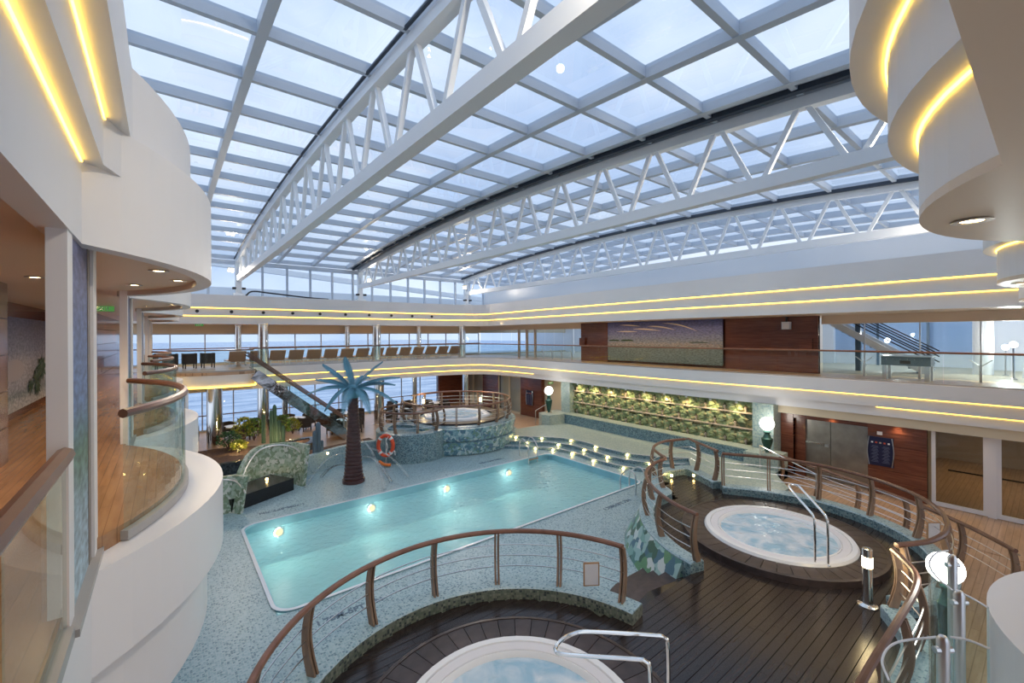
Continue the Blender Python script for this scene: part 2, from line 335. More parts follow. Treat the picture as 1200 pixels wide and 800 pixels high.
# main floor of wood around the pool deck (four slabs leave the pool basin free)
f = B().box(-6, 34, 24.2, 33.6, -.3, 0).box(17.5, 34, -6, 24.2, -.3, 0).box(-6, 17.5, -6, 9.0, -.3, -.02).obj('floor', 'floor_wood')
struct(f, 'pale wood plank floor of the lower deck in front of the doors', 'floor')
pd = B().box(-6, PX0, 8.8, 24.2, -.3, .004).box(PX1, 17.6, 8.8, 24.2, -.3, .004).box(PX0, PX1, 8.8, PY0, -.3, .004).box(PX0, PX1, PY1, 24.2, -.3, .004).box(-6, 12.6, 4.4, 8.8, -.25, .004).obj('pool_deck', 'mosaic_pool')
struct(pd, 'pale blue mosaic tile deck around the swimming pool', 'floor')

# ---- far wall: two storeys of sea windows
def sea_window(idx, x0, x1, z0, z1, y, step, label, rail=None):
    w = thing('window_%d' % idx, label, 'window', (0,0,0), 0, kind='structure')
    n = max(1, round((x1-x0)/step)); s = (x1-x0)/n; pane = B().box(-s/2+.03, s/2-.03, -.01, .01, z0, z1).mesh('pane', 'glass_window'); mul = B().box(-.03, .03, -.05, .05, z0, z1).mesh('mullion', 'frame_grey')
    for i in range(n): inst(pane, 'pane', w, (x0+s*(i+.5), y, 0))
    for i in range(n+1): inst(mul, 'mullion', w, (x0+s*i, y, 0))
    B().box(x0, x1, y-.06, y+.06, z0-.08, z0).box(x0, x1, y-.06, y+.06, z1, z1+.06).obj('frame', 'frame_grey', w)
    if rail:
        t = B().tube([(x0, y-.25, rail), (x1, y-.25, rail)], .035, 6); t.obj('guard_rail', 'rail_wood', w)
        for i in range(0, n+1, 2): B().bar((x0+s*i, y-.25, z0-.1), (x0+s*i, y-.25, rail), .05).obj('rail_post', 'steel', w)
    return w
sea_window(1, -3.2, 22.7, 4.35, 6.12, 33.4, 1.78, 'upper row of sea windows behind the loungers', 5.25)
sea_window(2, -1.5, 18.4, .12, 2.6, 33.4, 1.7, 'lower row of sea windows behind the tables and chairs', 1.05)
wf = B().box(-6, 34, 33.3, 33.6, 6.18, 8.4).box(-6, 34, 33.3, 33.6, 2.66, 4.27).box(-6, 34, 33.3, 33.6, -.3, .04).box(-6, -3.2, 33.3, 33.6, 0, 6.2).box(-3.2, -1.5, 33.3, 33.6, 0, 2.7).obj('wall_far', 'beige')
struct(wf, 'beige wall bands above and between the two rows of sea windows', 'wall')
wp = B().box(18.4, 21.6, 33.2, 33.6, 0, 2.68).obj('wall_far_panel', 'panel_red'); struct(wp, 'red wood wall beside the last lower sea window', 'wall')

# ---- paths of deck edges (atrium side)
def left_edge(base, c, h, s, y0=-6., y1=28.6):
    ys = [y0]; pts = []
    for k in range(-1, 4):
        cc = c+5.8*k; ys += [cc-h+2*h*i/20 for i in range(21)]
    ys.append(y1); ys = sorted(y for y in ys if y0 <= y <= y1)
    return [(base+sum(bump(y-(c+5.8*k), h, s) for k in range(-0, 4)), y) for y in ys]
FARLOW = [(3.9, 28.8), (9, 28.8), (14, 28.9), (17.0, 28.6), (18.9, 27.7), (19.6, 25.6), (19.75, 22), (19.7, 17.3), (19.7, 13.8), (19.75, 11.2), (19.9, 9.2), (20.1, 6.3), (20.15, 3.7), (20.15, .7), (20.15, -2.5)]
edge_low = [(p.x, p.y) for p in cr(FARLOW, 6)]
FARUP = [(-1.5, 30.2), (5.6, 29.9), (12.2, 29.9), (17.6, 29.6), (19.8, 28.7), (19.7, 25), (19.1, 18), (18.7, 11), (18.5, 4.5), (18.4, 1), (18.4, -2.5)]
edge_up = [(p.x, p.y) for p in cr(FARUP, 6)]
# path runs from left to right along the far side, then towards the near side: the atrium is on its right, the deck on its left
def fascia(name, path, zb, z1, z2, zt, step, label, depth=.5, lo=None):
    """three tiers that step out towards the atrium as they rise, a light strip in each inner corner"""
    t = thing(name, label, 'fascia', kind='structure')
    for k, (a, b) in enumerate(((zb, z1), (z1, z2), (z2, zt))):
        o = 2*step-k*step; B().sweep(path, [(o, a), (depth, a), (depth, b), (o, b)]).obj('tier', 'white', t)
    for k, z in enumerate((z1, z2)):
        for seg in ([path] if (k or lo is None) else lo):
          o = 2*step-k*step; q = B().sweep(seg, [(o-.022, z-.03), (o-.002, z-.03), (o-.002, z-.004), (o-.022, z-.004)]).obj('light_strip', 'led', t); q['label'] = 'glowing yellow light strip'
    return t
fascia('trim_1', edge_low, 2.95, 3.3, 3.72, 4.22, .13, 'white stepped edge band of the upper deck with yellow light strips', lo=[[p for p in edge_low if p[1] > 22.5], [p for p in edge_low if p[1] < 4.2]])
fascia('trim_2', edge_up, 6.72, 7.2, 7.66, 8.4, .14, 'white stepped cornice under the glass roof with two yellow light strips')
# upper deck slab and floor, far and right
def offset(path, d):
    P = [Vector(p) for p in path]; out = []
    for i in range(len(P)):
        a = P[max(i-1, 0)]; b = P[min(i+1, len(P)-1)]; e = (b-a).normalized(); out.append((P[i].x-e.y*d, P[i].y+e.x*d))
    return out
inn = offset(edge_low, .3)
slab = B().prism(inn+[(34, -2.5), (34, 33.4), (3.9, 33.4)], 2.96, 4.16).box(-6, 3.95, 29.0, 33.4, 2.96, 4.16).obj('floor_upper_slab', 'beige')
struct(slab, 'beige slab of the upper deck over the lower tables and doors', 'slab')
fl2 = B().prism(inn+[(22.9, -2.5), (22.9, 33.2), (3.9, 33.2)], 4.16, 4.2).box(-6, 3.95, 29.0, 33.2, 4.16, 4.2).obj('floor_upper', 'floor_wood'); struct(fl2, 'wood floor of the upper deck behind the far and right railings', 'floor')
innu = offset(edge_up, .4)
ce = B().prism(innu+[(26, -2.5), (26, 33.4), (-1.5, 33.4)], 6.75, 6.9).obj('ceiling', 'ceiling_cream'); struct(ce, 'cream ceiling over the far and right upper deck with small downlights', 'ceiling')
rf_ = B().prism(offset(edge_up, .2)+[(26, -2.5), (26, 34), (-1.5, 34)], 8.2, 8.38).obj('roof_deck', 'white'); struct(rf_, 'white ledge on top of the cornice below the glass roof', 'ledge')

# ---- left gallery (upper deck, scalloped)
e_ledge = left_edge(-.48, 7.7, 2.75, 1.13); e_glass = left_edge(-.5, 7.5, 2.2, .70); e_ceil = left_edge(-.48, 7.3, 2.75, .98); e_ceil2 = left_edge(-.34, 7.3, 2.4, .62)
gl = B().prism(e_ledge+[(-8, 28.6), (-8, -6)], 3.2, 4.05).prism([(x-.02, y) for x, y in left_edge(-.50, 7.7, 2.6, .98)]+[(-8, 28.6), (-8, -6)], 2.3, 3.2).obj('gallery_ledge', 'white_ledge'); struct(gl, 'white scalloped ledge of the left gallery above the pool', 'ledge')
gf = B().prism([(x-.02, y) for x, y in e_glass]+[(-8, 28.6), (-8, -6)], 4.05, 4.2).obj('floor_gallery', 'floor_wood_y'); struct(gf, 'orange brown wood floor of the left gallery', 'floor')
gc = B().prism([(x-.15, y) for x, y in e_ceil]+[(-8, 28.6), (-8, -6)], 6.78, 6.95).obj('ceiling_gallery', 'ceiling_cream'); struct(gc, 'cream ceiling of the left gallery with downlights', 'ceiling')
lf = thing('trim_3', 'white scalloped fascia of the left gallery ceiling with yellow light strips', 'fascia', kind='structure')
B().prism([(x-.05, y) for x, y in e_ceil]+[(-.75, 28.6), (-.75, -6)], 6.96, 7.31).obj('tier', 'white', lf)
B().sweep([(x, y) for x, y in e_ceil], [(0, 6.70), (.16, 6.70), (.16, 6.95), (0.04, 6.95), (.04, 7.32), (0, 7.32)]).obj('lip', 'white', lf)
B().prism([(max(x, -.36), y) for x, y in e_ceil]+[(-.75, 28.6), (-.75, -6)], 7.32, 7.70).obj('tier', 'white', lf)
B().prism([(max(x, -.22), y) for x, y in e_ceil2]+[(-.75, 28.6), (-.75, -6)], 7.70, 8.4).obj('tier', 'white', lf)
for (x, z) in ((-.48, 7.31), (-.36, 7.69)):
    q = B().box(x+.002, x+.012, -6, 4.5 if z < 7.5 else 4.75, z-.012, z-.003).obj('light_strip', 'led_fine', lf); q['label'] = 'glowing yellow light strip'
wl_ = B().box(-.95, -.75, -6, 31, 8.3, 11.2).obj('wall_left_upper', 'truss_white'); struct(wl_, 'white upstand between the left gallery and the glass roof', 'wall')
# back wall of the gallery: wood with a mosaic beach mural
bw = thing('wall_left', 'red brown wood panelled back wall of the left gallery', 'wall', kind='structure')
bw3 = thing('wall_left_far', 'glossy wood panelled wall at the far end of the left corridor', 'wall', kind='structure')
bw2 = thing('wall_left_end', 'dark wood panelled wall end at the left edge of the gallery', 'wall', kind='structure')
for y0, y1, x, par in ((-6, 9.5, -1.78, bw2), (9.5, 19, -2.64, bw), (19, 28.6, -1.72, bw3)):
    for k in range(5): B().box(-8, x, y0, y1, 4.2+k*.52, 4.2+k*.52+.505).obj('panel', 'panel_red', par)
mu = B().box(-2.62, -2.58, 9.6, 18.0, 4.38, 6.45).obj('beach_mural', 'mural_beach'); tag(mu, 'mosaic mural of a beach with palms under a dark blue sky', 'mural')
B().add([(-2.57, 14.2+.9*math.cos(2*PI*k/14)*1.0, 5.28+.24*math.sin(2*PI*k/14)) for k in range(14)]+[(-2.565, 14.2, 5.28)], [(k, (k+1) % 14, 14) for k in range(14)]).obj('cloud_motif', 'cloud_pale', mu)
for (yy, zz, s) in ((16.3, 4.95, .30), (16.9, 5.15, .42), (15.7, 4.78, .22), (16.4, 4.68, .26)):
    b = B()
    for k in range(9):
        a = 2*PI*k/9+.2; t = (yy+s*1.5*math.cos(a), zz+s*math.sin(a)); n = (-math.sin(a)*s*.2, math.cos(a)*s*.2)
        b.add([(-2.565, yy, zz), (-2.56, (yy+t[0])/2+n[0], (zz+t[1])/2+n[1]+.05), (-2.565, t[0], t[1]), (-2.56, (yy+t[0])/2-n[0], (zz+t[1])/2-n[1]+.05)], [(0,1,2,3)])
    b.obj('palm_motif', 'island_green', mu)
# piers: two white posts with a mosaic panel between
for k in range(5):
    y = 4.0+5.8*k
    p = thing('gallery_pier', ['nearest', 'second', 'third', 'fourth', 'farthest'][k]+' white pier with mosaic panel along the left gallery edge', 'pier', (0, y, 0), 0, 'piers along the left gallery')
    B().box(-.59, -.49, 0, .2, 4.06, 6.78).obj('post', 'white', p); B().box(-.58, -.48, 1.2, 1.42, 4.06, 6.78).obj('post', 'white', p)
    a = B().box(-.57, -.505, .2, 1.05, 4.06, 6.74).obj('mosaic_panel', 'pier_art', p); a['label'] = 'blue green mosaic picture panel'
    B().box(-.58, -.50, 1.05, 1.18, 4.06, 6.74).obj('brown_edge', 'dark_rim', p)
    B().box(-.52, -.44, -.02, 1.42, 4.05, 4.1).obj('sill', 'grey_post', p)
# gallery glass railings
def glass_rail_path(name, pts, z0, z1, label, group, npan, th=.012, rail_r=.04, shoe=True, post_every=0):
    t = thing(name, label, 'railing', group=group); n = len(pts)-1
    B().tube([(x, y, z1) for x, y in pts], rail_r, 8).obj('handrail', 'rail_wood', t)
    for k in range(npan):
        i0 = round(k*n/npan); i1 = round((k+1)*n/npan); seg = list(pts[i0:i1+1])
        a = Vector(seg[0]); b = Vector(seg[1]); seg[0] = tuple(a+(b-a).normalized()*.012)
        a = Vector(seg[-1]); b = Vector(seg[-2]); seg[-1] = tuple(a+(b-a).normalized()*.012)
        B().sweep(seg, [(-th/2, z0), (th/2, z0), (th/2, z1-.02), (-th/2, z1-.02)]).obj('pane', 'glass_rail', t)
    if shoe: B().sweep(pts, [(-.04, z0-.06), (.04, z0-.06), (.04, z0+.03), (-.04, z0+.03)]).obj('base_channel', 'grey_post', t)
    return t
for k in range(4):
    c = 7.5+5.8*k; pts = [(-.49+bump(-1.93+4.1*i/24, 2.2, .70), c-1.93+4.1*i/24) for i in range(25)]
    glass_rail_path('curved_glass_railing', pts, 4.12, 5.27, ['large curved glass railing with wood handrail in the nearest left balcony', 'curved glass railing of the second left balcony', 'curved glass railing of the third left balcony', 'farthest curved glass railing of the left gallery'][k], 'curved glass railings of the left gallery', 3, rail_r=.045)
glass_rail_path('straight_glass_railing', [(-.50, .3+3.65*i/8) for i in range(9)], 4.12, 5.25, 'straight glass railing with thick wood handrail in the left foreground', None, 3, rail_r=.05)

# ---- near side (above and right of the camera)
def near_edge(base, s, h, x0=-.6, x1=22):
    xs = sorted([x0, x1]+[c-h+2*h*i/16 for c in (4.0, 9.8, 15.6) for i in range(17)]); return [(x, base+sum(bump(x-c, h, s) for c in (4.0, 9.8, 15.6))) for x in xs]
nt = thing('trim_4', 'white scalloped cornice over the near right balconies with curved yellow light strips', 'fascia', kind='structure')
n1 = near_edge(.14, .42, 1.25); n2 = near_edge(.24, .46, 1.45); n3 = near_edge(.34, .54, 1.65)
B().prism(n1+[(22, -.4), (-.6, -.4)], 6.75, 7.2).obj('tier', 'white', nt); B().prism(n2+[(22, -.4), (-.6, -.4)], 7.2, 7.66).obj('tier', 'white', nt); B().prism(n3+[(22, -.4), (-.6, -.4)], 7.66, 8.4).obj('tier', 'white', nt)
for path, z in ((n1, 7.2), (n2, 7.66)):
    for c in (4.0, 9.8, 15.6):
        seg = [p for p in path if abs(p[0]-c) < 1.3]; q = B().sweep(seg, [(.002, z-.015), (.013, z-.015), (.013, z-.003), (.002, z-.003)]).obj('light_strip', 'led_fine', nt); q['label'] = 'curved yellow light strip'
nc = B().prism(n1+[(22, -6), (-.6, -6)], 6.70, 6.752).obj('ceiling_near', 'ceiling_cream'); struct(nc, 'brown cream ceiling at the upper right corner', 'ceiling')
nw = B().box(-.9, 29, -.55, -.35, 8.35, 11.2).obj('wall_near_light_block', 'truss_white'); struct(nw, 'unseen white upstand added above the near cornice to block light', 'wall')  # out of view, added to stop light entering above the near cornice
ne = [(x, -.35+ (bump(x-4.75, 1.25, .68))) for x in [3.4+2.7*i/24 for i in range(25)]]
ns = B().prism([(-.4, -.35)]+ne+[(22, -.35), (22, -6), (-.4, -6)], 2.6, 4.07).obj('near_ledge', 'white_ledge'); struct(ns, 'white rounded ledge at the lower right corner', 'ledge')

# ---- right side walls of the lower deck
wr = thing('wall_right', 'red brown wood panelled wall beside the steel doors', 'wall', kind='structure')
def panels(par, x, y0, y1, z0, z1, n, th=.2, axis='x'):
    h = (z1-z0)/n; B().box(x+.05, x+th+.02, y0, y1, z0, z1).obj('backing', 'panel_red', par)
    for k in range(n):
        (B().box(x, x+th, y0, y1, z0+k*h+.006, z0+(k+1)*h-.006) if axis == 'x' else B().box(y0, y1, x, x+th, z0+k*h+.006, z0+(k+1)*h-.006)).obj('panel', 'panel_red', par)
panels(wr, 20.75, 2.85, 4.48, 0, 2.75, 6); panels(wr, 20.75, 6.98, 7.45, 0, 2.75, 5)
panels(wr, 20.78, 4.48, 6.98, 2.42, 2.75, 1)
B().box(20.95, 21.1, 6.6, 7.0, 0, 2.5).obj('reveal', 'panel_red', wr)
B().box(21.2, 21.6, 2.8, 33.2, -.1, 3.0).obj('backing', 'beige', wr)
B().box(20.5, 20.95, -2.5, 7.5, 2.62, 2.98).obj('bulkhead', 'beige', wr)
dr = thing('door_1', 'pair of brushed steel doors with a push bar', 'door', kind='structure')
lf1 = B().box(21.05, 21.12, 5.75, 6.7, .02, 2.42).obj('leaf', 'door_steel', dr); B().box(21.05, 21.12, 4.5, 5.73, .02, 2.42).obj('leaf', 'door_steel', dr)
B().box(20.98, 21.03, 5.95, 6.6, 1.42, 1.49).obj('push_bar', 'chrome', lf1); B().box(20.97, 21.04, 5.78, 5.92, 1.36, 1.46).obj('lock_box', 'steel', lf1)
gd = thing('door_2', 'sliding glass doors in pale frames at the right edge', 'door', kind='structure')
for y0, y1 in ((1.42, 2.74), (-.1, 1.22), (-1.6, -.14)):
    B().box(20.8, 20.88, y1-.1, y1, .02, 2.62).box(20.8, 20.88, y0, y0+.1, .02, 2.62).box(20.8, 20.88, y0+.1, y1-.1, .02, .16).obj('door_frame', 'beige' if 0 else 'paper', gd)
    B().box(20.83, 20.85, y0+.1, y1-.1, .16, 2.62).obj('pane', 'glass_door', gd)
B().box(20.78, 20.9, 1.22, 1.42, .0, 2.62).obj('post', 'paper', gd)
rm = B().box(29, 29.2, -6, 9, 0, 2.9).box(21.6, 29, 3.6, 3.8, 0, 2.9).obj('room_wall', 'sand'); struct(rm, 'pale sandy walls of the room behind the glass doors', 'wall')
# far right: wood walls and glass between the far whirlpool and the terrace
wq = thing('wall_far_right', 'red wood walls with glass doors behind the far whirlpool', 'wall', kind='structure')
panels(wq, 20.9, 22.9, 25.2, 0, 2.85, 6); panels(wq, 21.6, 20.4, 22.9, 0, 2.85, 6); panels(wq, 20.9, 28.0, 30.2, 0, 2.85, 6)
B().box(20.9, 21.6, 22.86, 22.92, 0, 2.85).obj('reveal', 'panel_red', wq)
w3 = thing('window_3', 'glass doors between the red wood walls near the far menu board', 'window', kind='structure')
for y0, y1 in ((25.2, 26.6), (26.6, 28.0), (30.2, 31.7), (31.7, 33.2)):
    B().box(20.95, 20.97, y0+.08, y1-.08, .15, 2.7).obj('pane', 'glass_window', w3); B().box(20.92, 21.0, y0, y0+.08, 0, 2.85).box(20.92, 21.0, y1-.08, y1, 0, 2.85).box(20.92, 21.0, y0, y1, 0, .15).obj('frame', 'beige', w3)
# upper right: wood wall with sea mural
wu = thing('wall_right_upper', 'dark wood panelled wall on both sides of the sea mural', 'wall', kind='structure')
panels(wu, 22.45, 6.55, 10.6, 4.2, 6.76, 6); panels(wu, 22.45, 18.2, 20.5, 4.2, 6.76, 4); panels(wu, 22.56, 10.6, 18.2, 4.2, 6.76, 1)
mr_ = B().box(22.36, 22.43, 10.7, 18.1, 4.34, 6.74).obj('sea_mural', 'mural_sea'); tag(mr_, 'wide mosaic mural of sea and islands on the upper right wall', 'mural')
for y, z, a, b in ((17.6, 5.56, .42, .09), (16.6, 5.56, .48, .10), (12.0, 5.5, .55, .05)):
    pts = [(22.355, y+a*math.cos(PI*k/10), z+b*abs(math.sin(PI*k/10))**.6) for k in range(11)]; B().add(pts, [tuple(range(11))]).obj('island_motif', 'island_green', mr_)
for y0, z0, L, dz in ((17.2, 6.55, 1.6, -.1), (16.2, 6.3, 2.0, -.14), (14.2, 6.6, 2.2, -.5), (17.4, 6.15, 1.6, -.02), (15.2, 6.45, 1.9, -.25)):
    n = 12; pts = [(22.352, y0-L*k/n, z0+dz*(k/n)**2+.04*math.sin(PI*k/n)) for k in range(n+1)]+[(22.352, y0-L*k/n, z0+dz*(k/n)**2-.03*math.sin(PI*k/n)) for k in reversed(range(n+1))]
    B().add(pts, [(k, k+1, 2*n-k, 2*n+1-k) for k in range(n)]).obj('cloud_motif', 'sand', mr_)
# glass walls of the upper right
w4 = thing('window_4', 'glass wall behind the table football game on the upper right deck', 'window', kind='structure')
ys = [6.5, 5.0, 3.3, 1.7, .1, -1.5]
for a, b in zip(ys[1:], ys): B().box(22.78, 22.8, a+.02, b-.02, 4.25, 6.4).obj('pane', 'glass_blue', w4)
B().box(22.7, 22.9, -1.6, 6.5, 6.38, 6.76).obj('header', 'ceiling_cream', w4)
for y in ys[1:-1]:
    B().box(22.74, 22.78, y-.02, y+.02, 4.2, 6.4).obj('glass_fin', 'frame_grey', w4); B().bar((22.66, y, 4.2), (22.66, y, 4.75), .07).bar((22.66, y, 4.75), (22.66, y+.28, 5.0), .03).bar((22.66, y, 4.75), (22.66, y-.28, 5.0), .03).obj('spider_bracket', 'steel', w4)
w5 = thing('window_5', 'blue tinted glass wall with cream doors at the far right corner of the upper deck', 'window', kind='structure')
ys = [20.5, 21.5, 22.5, 23.5, 24.5, 25.6, 26.6, 27.6, 28.6, 30.0, 31.6, 33.2]
for a, b in zip(ys, ys[1:]): B().box(22.78, 22.8, a+.02, b-.02, 4.25, 6.4).obj('pane', 'glass_blue', w5)
B().box(22.7, 22.9, 20.5, 33.2, 6.38, 6.76).obj('header', 'ceiling_cream', w5)
for y in (25.6, 26.6, 27.6): B().box(22.7, 22.86, y-.07, y+.07, 4.2, 6.4).obj('door_post', 'sand', w5)
for y in ys[1:5]: B().bar((22.6, y, 4.2), (22.6, y, 4.7), .07).bar((22.6, y, 4.7), (22.6, y+.2, 4.9), .03).obj('spider_bracket', 'steel', w5)
# outdoors beyond the glass on the right
ofl = B().box(22.9, 45, -6, 40, 4.0, 4.15).obj('outside_deck', 'outside_floor'); struct(ofl, 'blue grey outdoor deck beyond the right glass walls', 'floor')
ob = thing('outside_wall', 'pale outdoor superstructure seen through the right glass wall', 'wall', kind='structure')
B().box(31, 32, -6, 2.2, 4.15, 9).box(31.9, 32.2, 2.2, 8.4, 4.15, 9).box(31.5, 32, 8.4, 14, 4.15, 9).box(34, 35, 14, 40, 4.15, 7.4).obj('wall_block', 'outside_white', ob)
for k in range(3): B().box(31.6, 31.65, 2.2+k*2.07, 4.2+k*2.07, 4.9, 6.85).obj('pane', 'glass_blue', ob); B().box(31.55, 31.7, 2.15+k*2.07, 2.25+k*2.07, 4.15, 6.9).obj('mullion', 'blue_grey', ob)
B().lathe([(.32, 4.15), (.32, 9)], (27.6, 2.0, 0), 16).obj('round_column', 'outside_white', ob)
for y in (22, 23.6, 25.2, 26.8, 28.4): B().box(30, 30.18, y, y+.18, 4.15, 8).obj('mast', 'outside_white', ob)
st = thing('outside_stair', 'outdoor stair with dark handrails behind the right glass wall', 'stairs')
for k in range(12): B().box(26+.0, 27.2, 3.6+.27*k, 3.9+.27*k, 4.2+.18*k, 4.25+.18*k).obj('tread', 'blue_grey', st)
for x in (26.0, 27.2):
    B().bar((x, 3.5, 4.2), (x, 7.0, 6.5), .06, .3).obj('stringer', 'outside_white', st)
    for d in (.5, .75, 1.0): B().bar((x, 3.3, 4.15+d), (x, 7.0, 6.5+d), .05).obj('handrail', 'black', st)
B().bar((26.2, 6.0, 4.15), (26.2, 6.0, 8), .2).obj('support_post', 'blue_grey', st)

# ---- blue wall under the roof on the right, clerestory on the far side
wbl = B().box(22, 22.2, -2.5, 31.4, 8.38, 9.95).obj('wall_right_roof', 'truss_white'); struct(wbl, 'pale blue white upstand wall between right cornice and glass roof', 'wall')
B().box(21.85, 22, -2.5, 31, 8.42, 8.58).obj('dark_gasket', 'dark_rubber', wbl)
w6 = thing('window_6', 'clerestory row of upright panes on top of the far cornice', 'window', kind='structure')
n6 = 21; s6 = (29+.8)/n6
pm = B().box(-s6/2+.04, s6/2-.04, -.012, .012, 8.5, 10.4).mesh('pane', 'glass_roof'); mm = B().box(-.06, .06, -.08, .08, 8.4, 10.5).mesh('mullion', 'frame_grey')
for i in range(n6): inst(pm, 'pane', w6, (-.8+s6*(i+.5), 31.5, 0))
for i in range(n6+1): inst(mm, 'mullion', w6, (-.8+s6*i, 31.5, 0))
B().box(-.8, 29, 31.4, 31.6, 8.38, 8.5).box(-.8, 29, 31.35, 31.6, 10.4, 10.65).obj('frame', 'frame_grey', w6)
od = thing('outside_ship_side', 'white outdoor bulwark and railings beyond the clerestory', 'bulwark', kind='structure')
B().box(-6, 30, 38, 38.4, 8.3, 9.6).obj('bulwark_wall', 'outside_white', od); B().bar((-4, 37, 11.6), (26, 37, 9.6), .4).obj('sloping_beam', 'outside_white', od); B().box(-6, 30, 33.6, 38, 8.2, 8.3).obj('outer_deck', 'outside_floor', od)

# ================================================================== GLASS ROOF
def zt(y): return 11.5-.0033*(y-15)**2
PY = [5.35+1.87*k for k in range(-3, 15)]                  # purlin lines
MX = [-.75, 1.42, 3.55, 5.75, 7.9, 10.2, 11.0, 13.3, 15.5, 17.8, 20.0, 22.2, 24.4, 26.6, 28.8]
rf = thing('glass_roof', 'sliding glass roof of many panes in pale blue grey frames', 'roof', kind='structure')
for j in range(len(PY)-1):
    y0, y1 = PY[j], PY[j+1]; z0, z1 = zt(y0)+.3, zt(y1)+.3; cache = {}
    for i in range(len(MX)-1):
        if i == 5: continue
        w = round(MX[i+1]-MX[i], 3)
        if w not in cache:
            b = B(); h = w/2-.05
            b.add([(-h,y0+.05,z0),(h,y0+.05,z0),(h,y1-.05,z1),(-h,y1-.05,z1),(-h,y0+.05,z0+.02),(h,y0+.05,z0+.02),(h,y1-.05,z1+.02),(-h,y1-.05,z1+.02)], [(0,3,2,1),(4,5,6,7),(0,1,5,4),(1,2,6,5),(2,3,7,6),(3,0,4,7)]); cache[w] = b.mesh('pane', 'glass_roof')
        inst(cache[w], 'pane', rf, ((MX[i]+MX[i+1])/2, 0, 0))
for y in PY: B().box(MX[0], 28.8, y-.06, y+.06, zt(y)+.12, zt(y)+.36).obj('purlin', 'frame_grey', rf)
for i, x in enumerate(MX):
    b = B(); w = .09 if i not in (0,) else .07
    for y0, y1 in zip(PY, PY[1:]): b.bar((x, y0, zt(y0)+.24), (x, y1, zt(y1)+.24), 2*w, .28)
    b.obj('mullion', 'frame_grey', rf)
for x0, x1 in ((10.3, 10.9),):
    b = B()
    for y0, y1 in zip(PY, PY[1:]): b.bar(((x0+x1)/2, y0, zt(y0)+.36), ((x0+x1)/2, y1, zt(y1)+.36), .6, .05)
    b.obj('gutter', 'frame_grey', rf)
for x, gw_ in ((3.36, .06), (10.62, .16), (19.75, .14)):
    b = B()
    for y0, y1 in zip(PY, PY[1:]): b.bar((x, y0, zt(y0)+.14), (x, y1, zt(y1)+.14), gw_, .12 if gw_ > .1 else .04)
    b.obj('dark_gasket', 'dark_rubber', rf)
# trusses
for X_, lab in ((3.55, 'large white roof truss nearest the left gallery'), (11.0, 'white roof truss over the middle of the pool'), (20.0, 'white roof truss close to the right upstand wall')):
    t = thing('roof_truss', lab, 'truss', (X_, 0, 0), 0, 'white trusses carrying the glass roof')
    B().bar((0, -.6, 9.5), (0, 31.3, 9.5), .26, .30).obj('bottom_chord', 'truss_white', t)
    b = B(); yy = [-.6+31.9*k/24 for k in range(25)]
    for a, c in zip(yy, yy[1:]): b.bar((0, a, zt(a)-.02), (0, c, zt(c)-.02), .24, .24)
    b.obj('top_chord', 'truss_white', t)
    for j, y in enumerate(PY):
        if y < -.3: continue
        for d in (-.80, .80):
            q = min(y+d, 31.2); B().bar((0, y+math.copysign(.1, d), zt(y)-.1), (0, q, 9.6), .10, .11).obj('diagonal', 'truss_white', t)
    B().box(-.16, .16, 31.1, 31.4, 8.42, 10.75).obj('end_post', 'truss_white', t); B().box(-.3, .3, 30.95, 31.35, 8.4, 8.62).obj('bearing', 'truss_white', t)
    B().box(-.34, -.16, 30.9, 31.2, 8.85, 8.97).obj('bolt_block', 'black', t); B().box(.16, .34, 30.9, 31.2, 8.85, 8.97).obj('bolt_block', 'black', t)
cb = B().tube([tuple(p) for p in cr([(3.85, 30.6, 8.45), (4.2, 30.5, 8.72), (5.2, 30.5, 8.66), (7.2, 30.5, 8.5), (8.6, 30.5, 8.44)], 6)], .05, 6).obj('black_cable', 'black'); tag(cb, 'black cable lying on the far cornice beside the first truss foot', 'cable')
# sea
se = B().add([(-900, 36, -14), (900, 36, -14), (900, 1800, -14), (-900, 1800, -14)], [(0,1,2,3)]).obj('sea', 'sea'); tag(se, 'choppy pale blue sea outside the far windows', 'sea', kind='stuff')
#PART2
# ================================================================== POOL
def at(u, v, z):
    """the point at height z that the photograph shows at (u, v)"""
    a = (u-600)-ROLL*(v-392); b = (v-392)+ROLL*(u-600); d = fwd*FPX+rgt*a+dwn*b; t = (z-EYE)/d.z; return (d.x*t, d.y*t, z)
def rrect(x0, x1, y0, y1, r, n=6):
    out = []
    for cx, cy, a in ((x1-r, y1-r, 0), (x0+r, y1-r, 90), (x0+r, y0+r, 180), (x1-r, y0+r, 270)):
        out += [(cx+r*math.cos(math.radians(a+90*k/n)), cy+r*math.sin(math.radians(a+90*k/n))) for k in range(n+1)]
    return out
pool = thing('swimming_pool', 'large rectangular swimming pool of turquoise water', 'pool', (0,0,0))
B().box(PX0, PX1, PY0, PY1, -1.5, -1.4).obj('basin_floor', 'pool_tile', pool)
B().box(PX0-.1, PX0+.03, PY0+.03, PY1-.03, -1.5, -.03).obj('basin_wall', 'pool_wall', pool); B().box(PX1-.03, PX1+.1, PY0+.03, PY1-.03, -1.5, -.03).obj('basin_wall', 'pool_wall', pool)
B().box(PX0, PX1, PY0-.1, PY0+.03, -1.5, -.03).obj('basin_wall', 'pool_wall', pool); B().box(PX0, PX1, PY1-.03, PY1+.1, -1.5, -.03).obj('basin_wall', 'pool_wall', pool)
B().sweep(rrect(PX0, PX1, PY0, PY1, .45), [(-.03, -.028), (.05, -.028), (.05, .03), (-.03, .03)], closed=True).obj('coping', 'pool_wall', pool)
B().sweep(rrect(PX0-.02, PX1+.02, PY0-.02, PY1+.02, .45), [(-.03, .028), (.05, .028), (.05, .04), (-.03, .04)], closed=True).obj('coping_lip', 'table_white', pool)
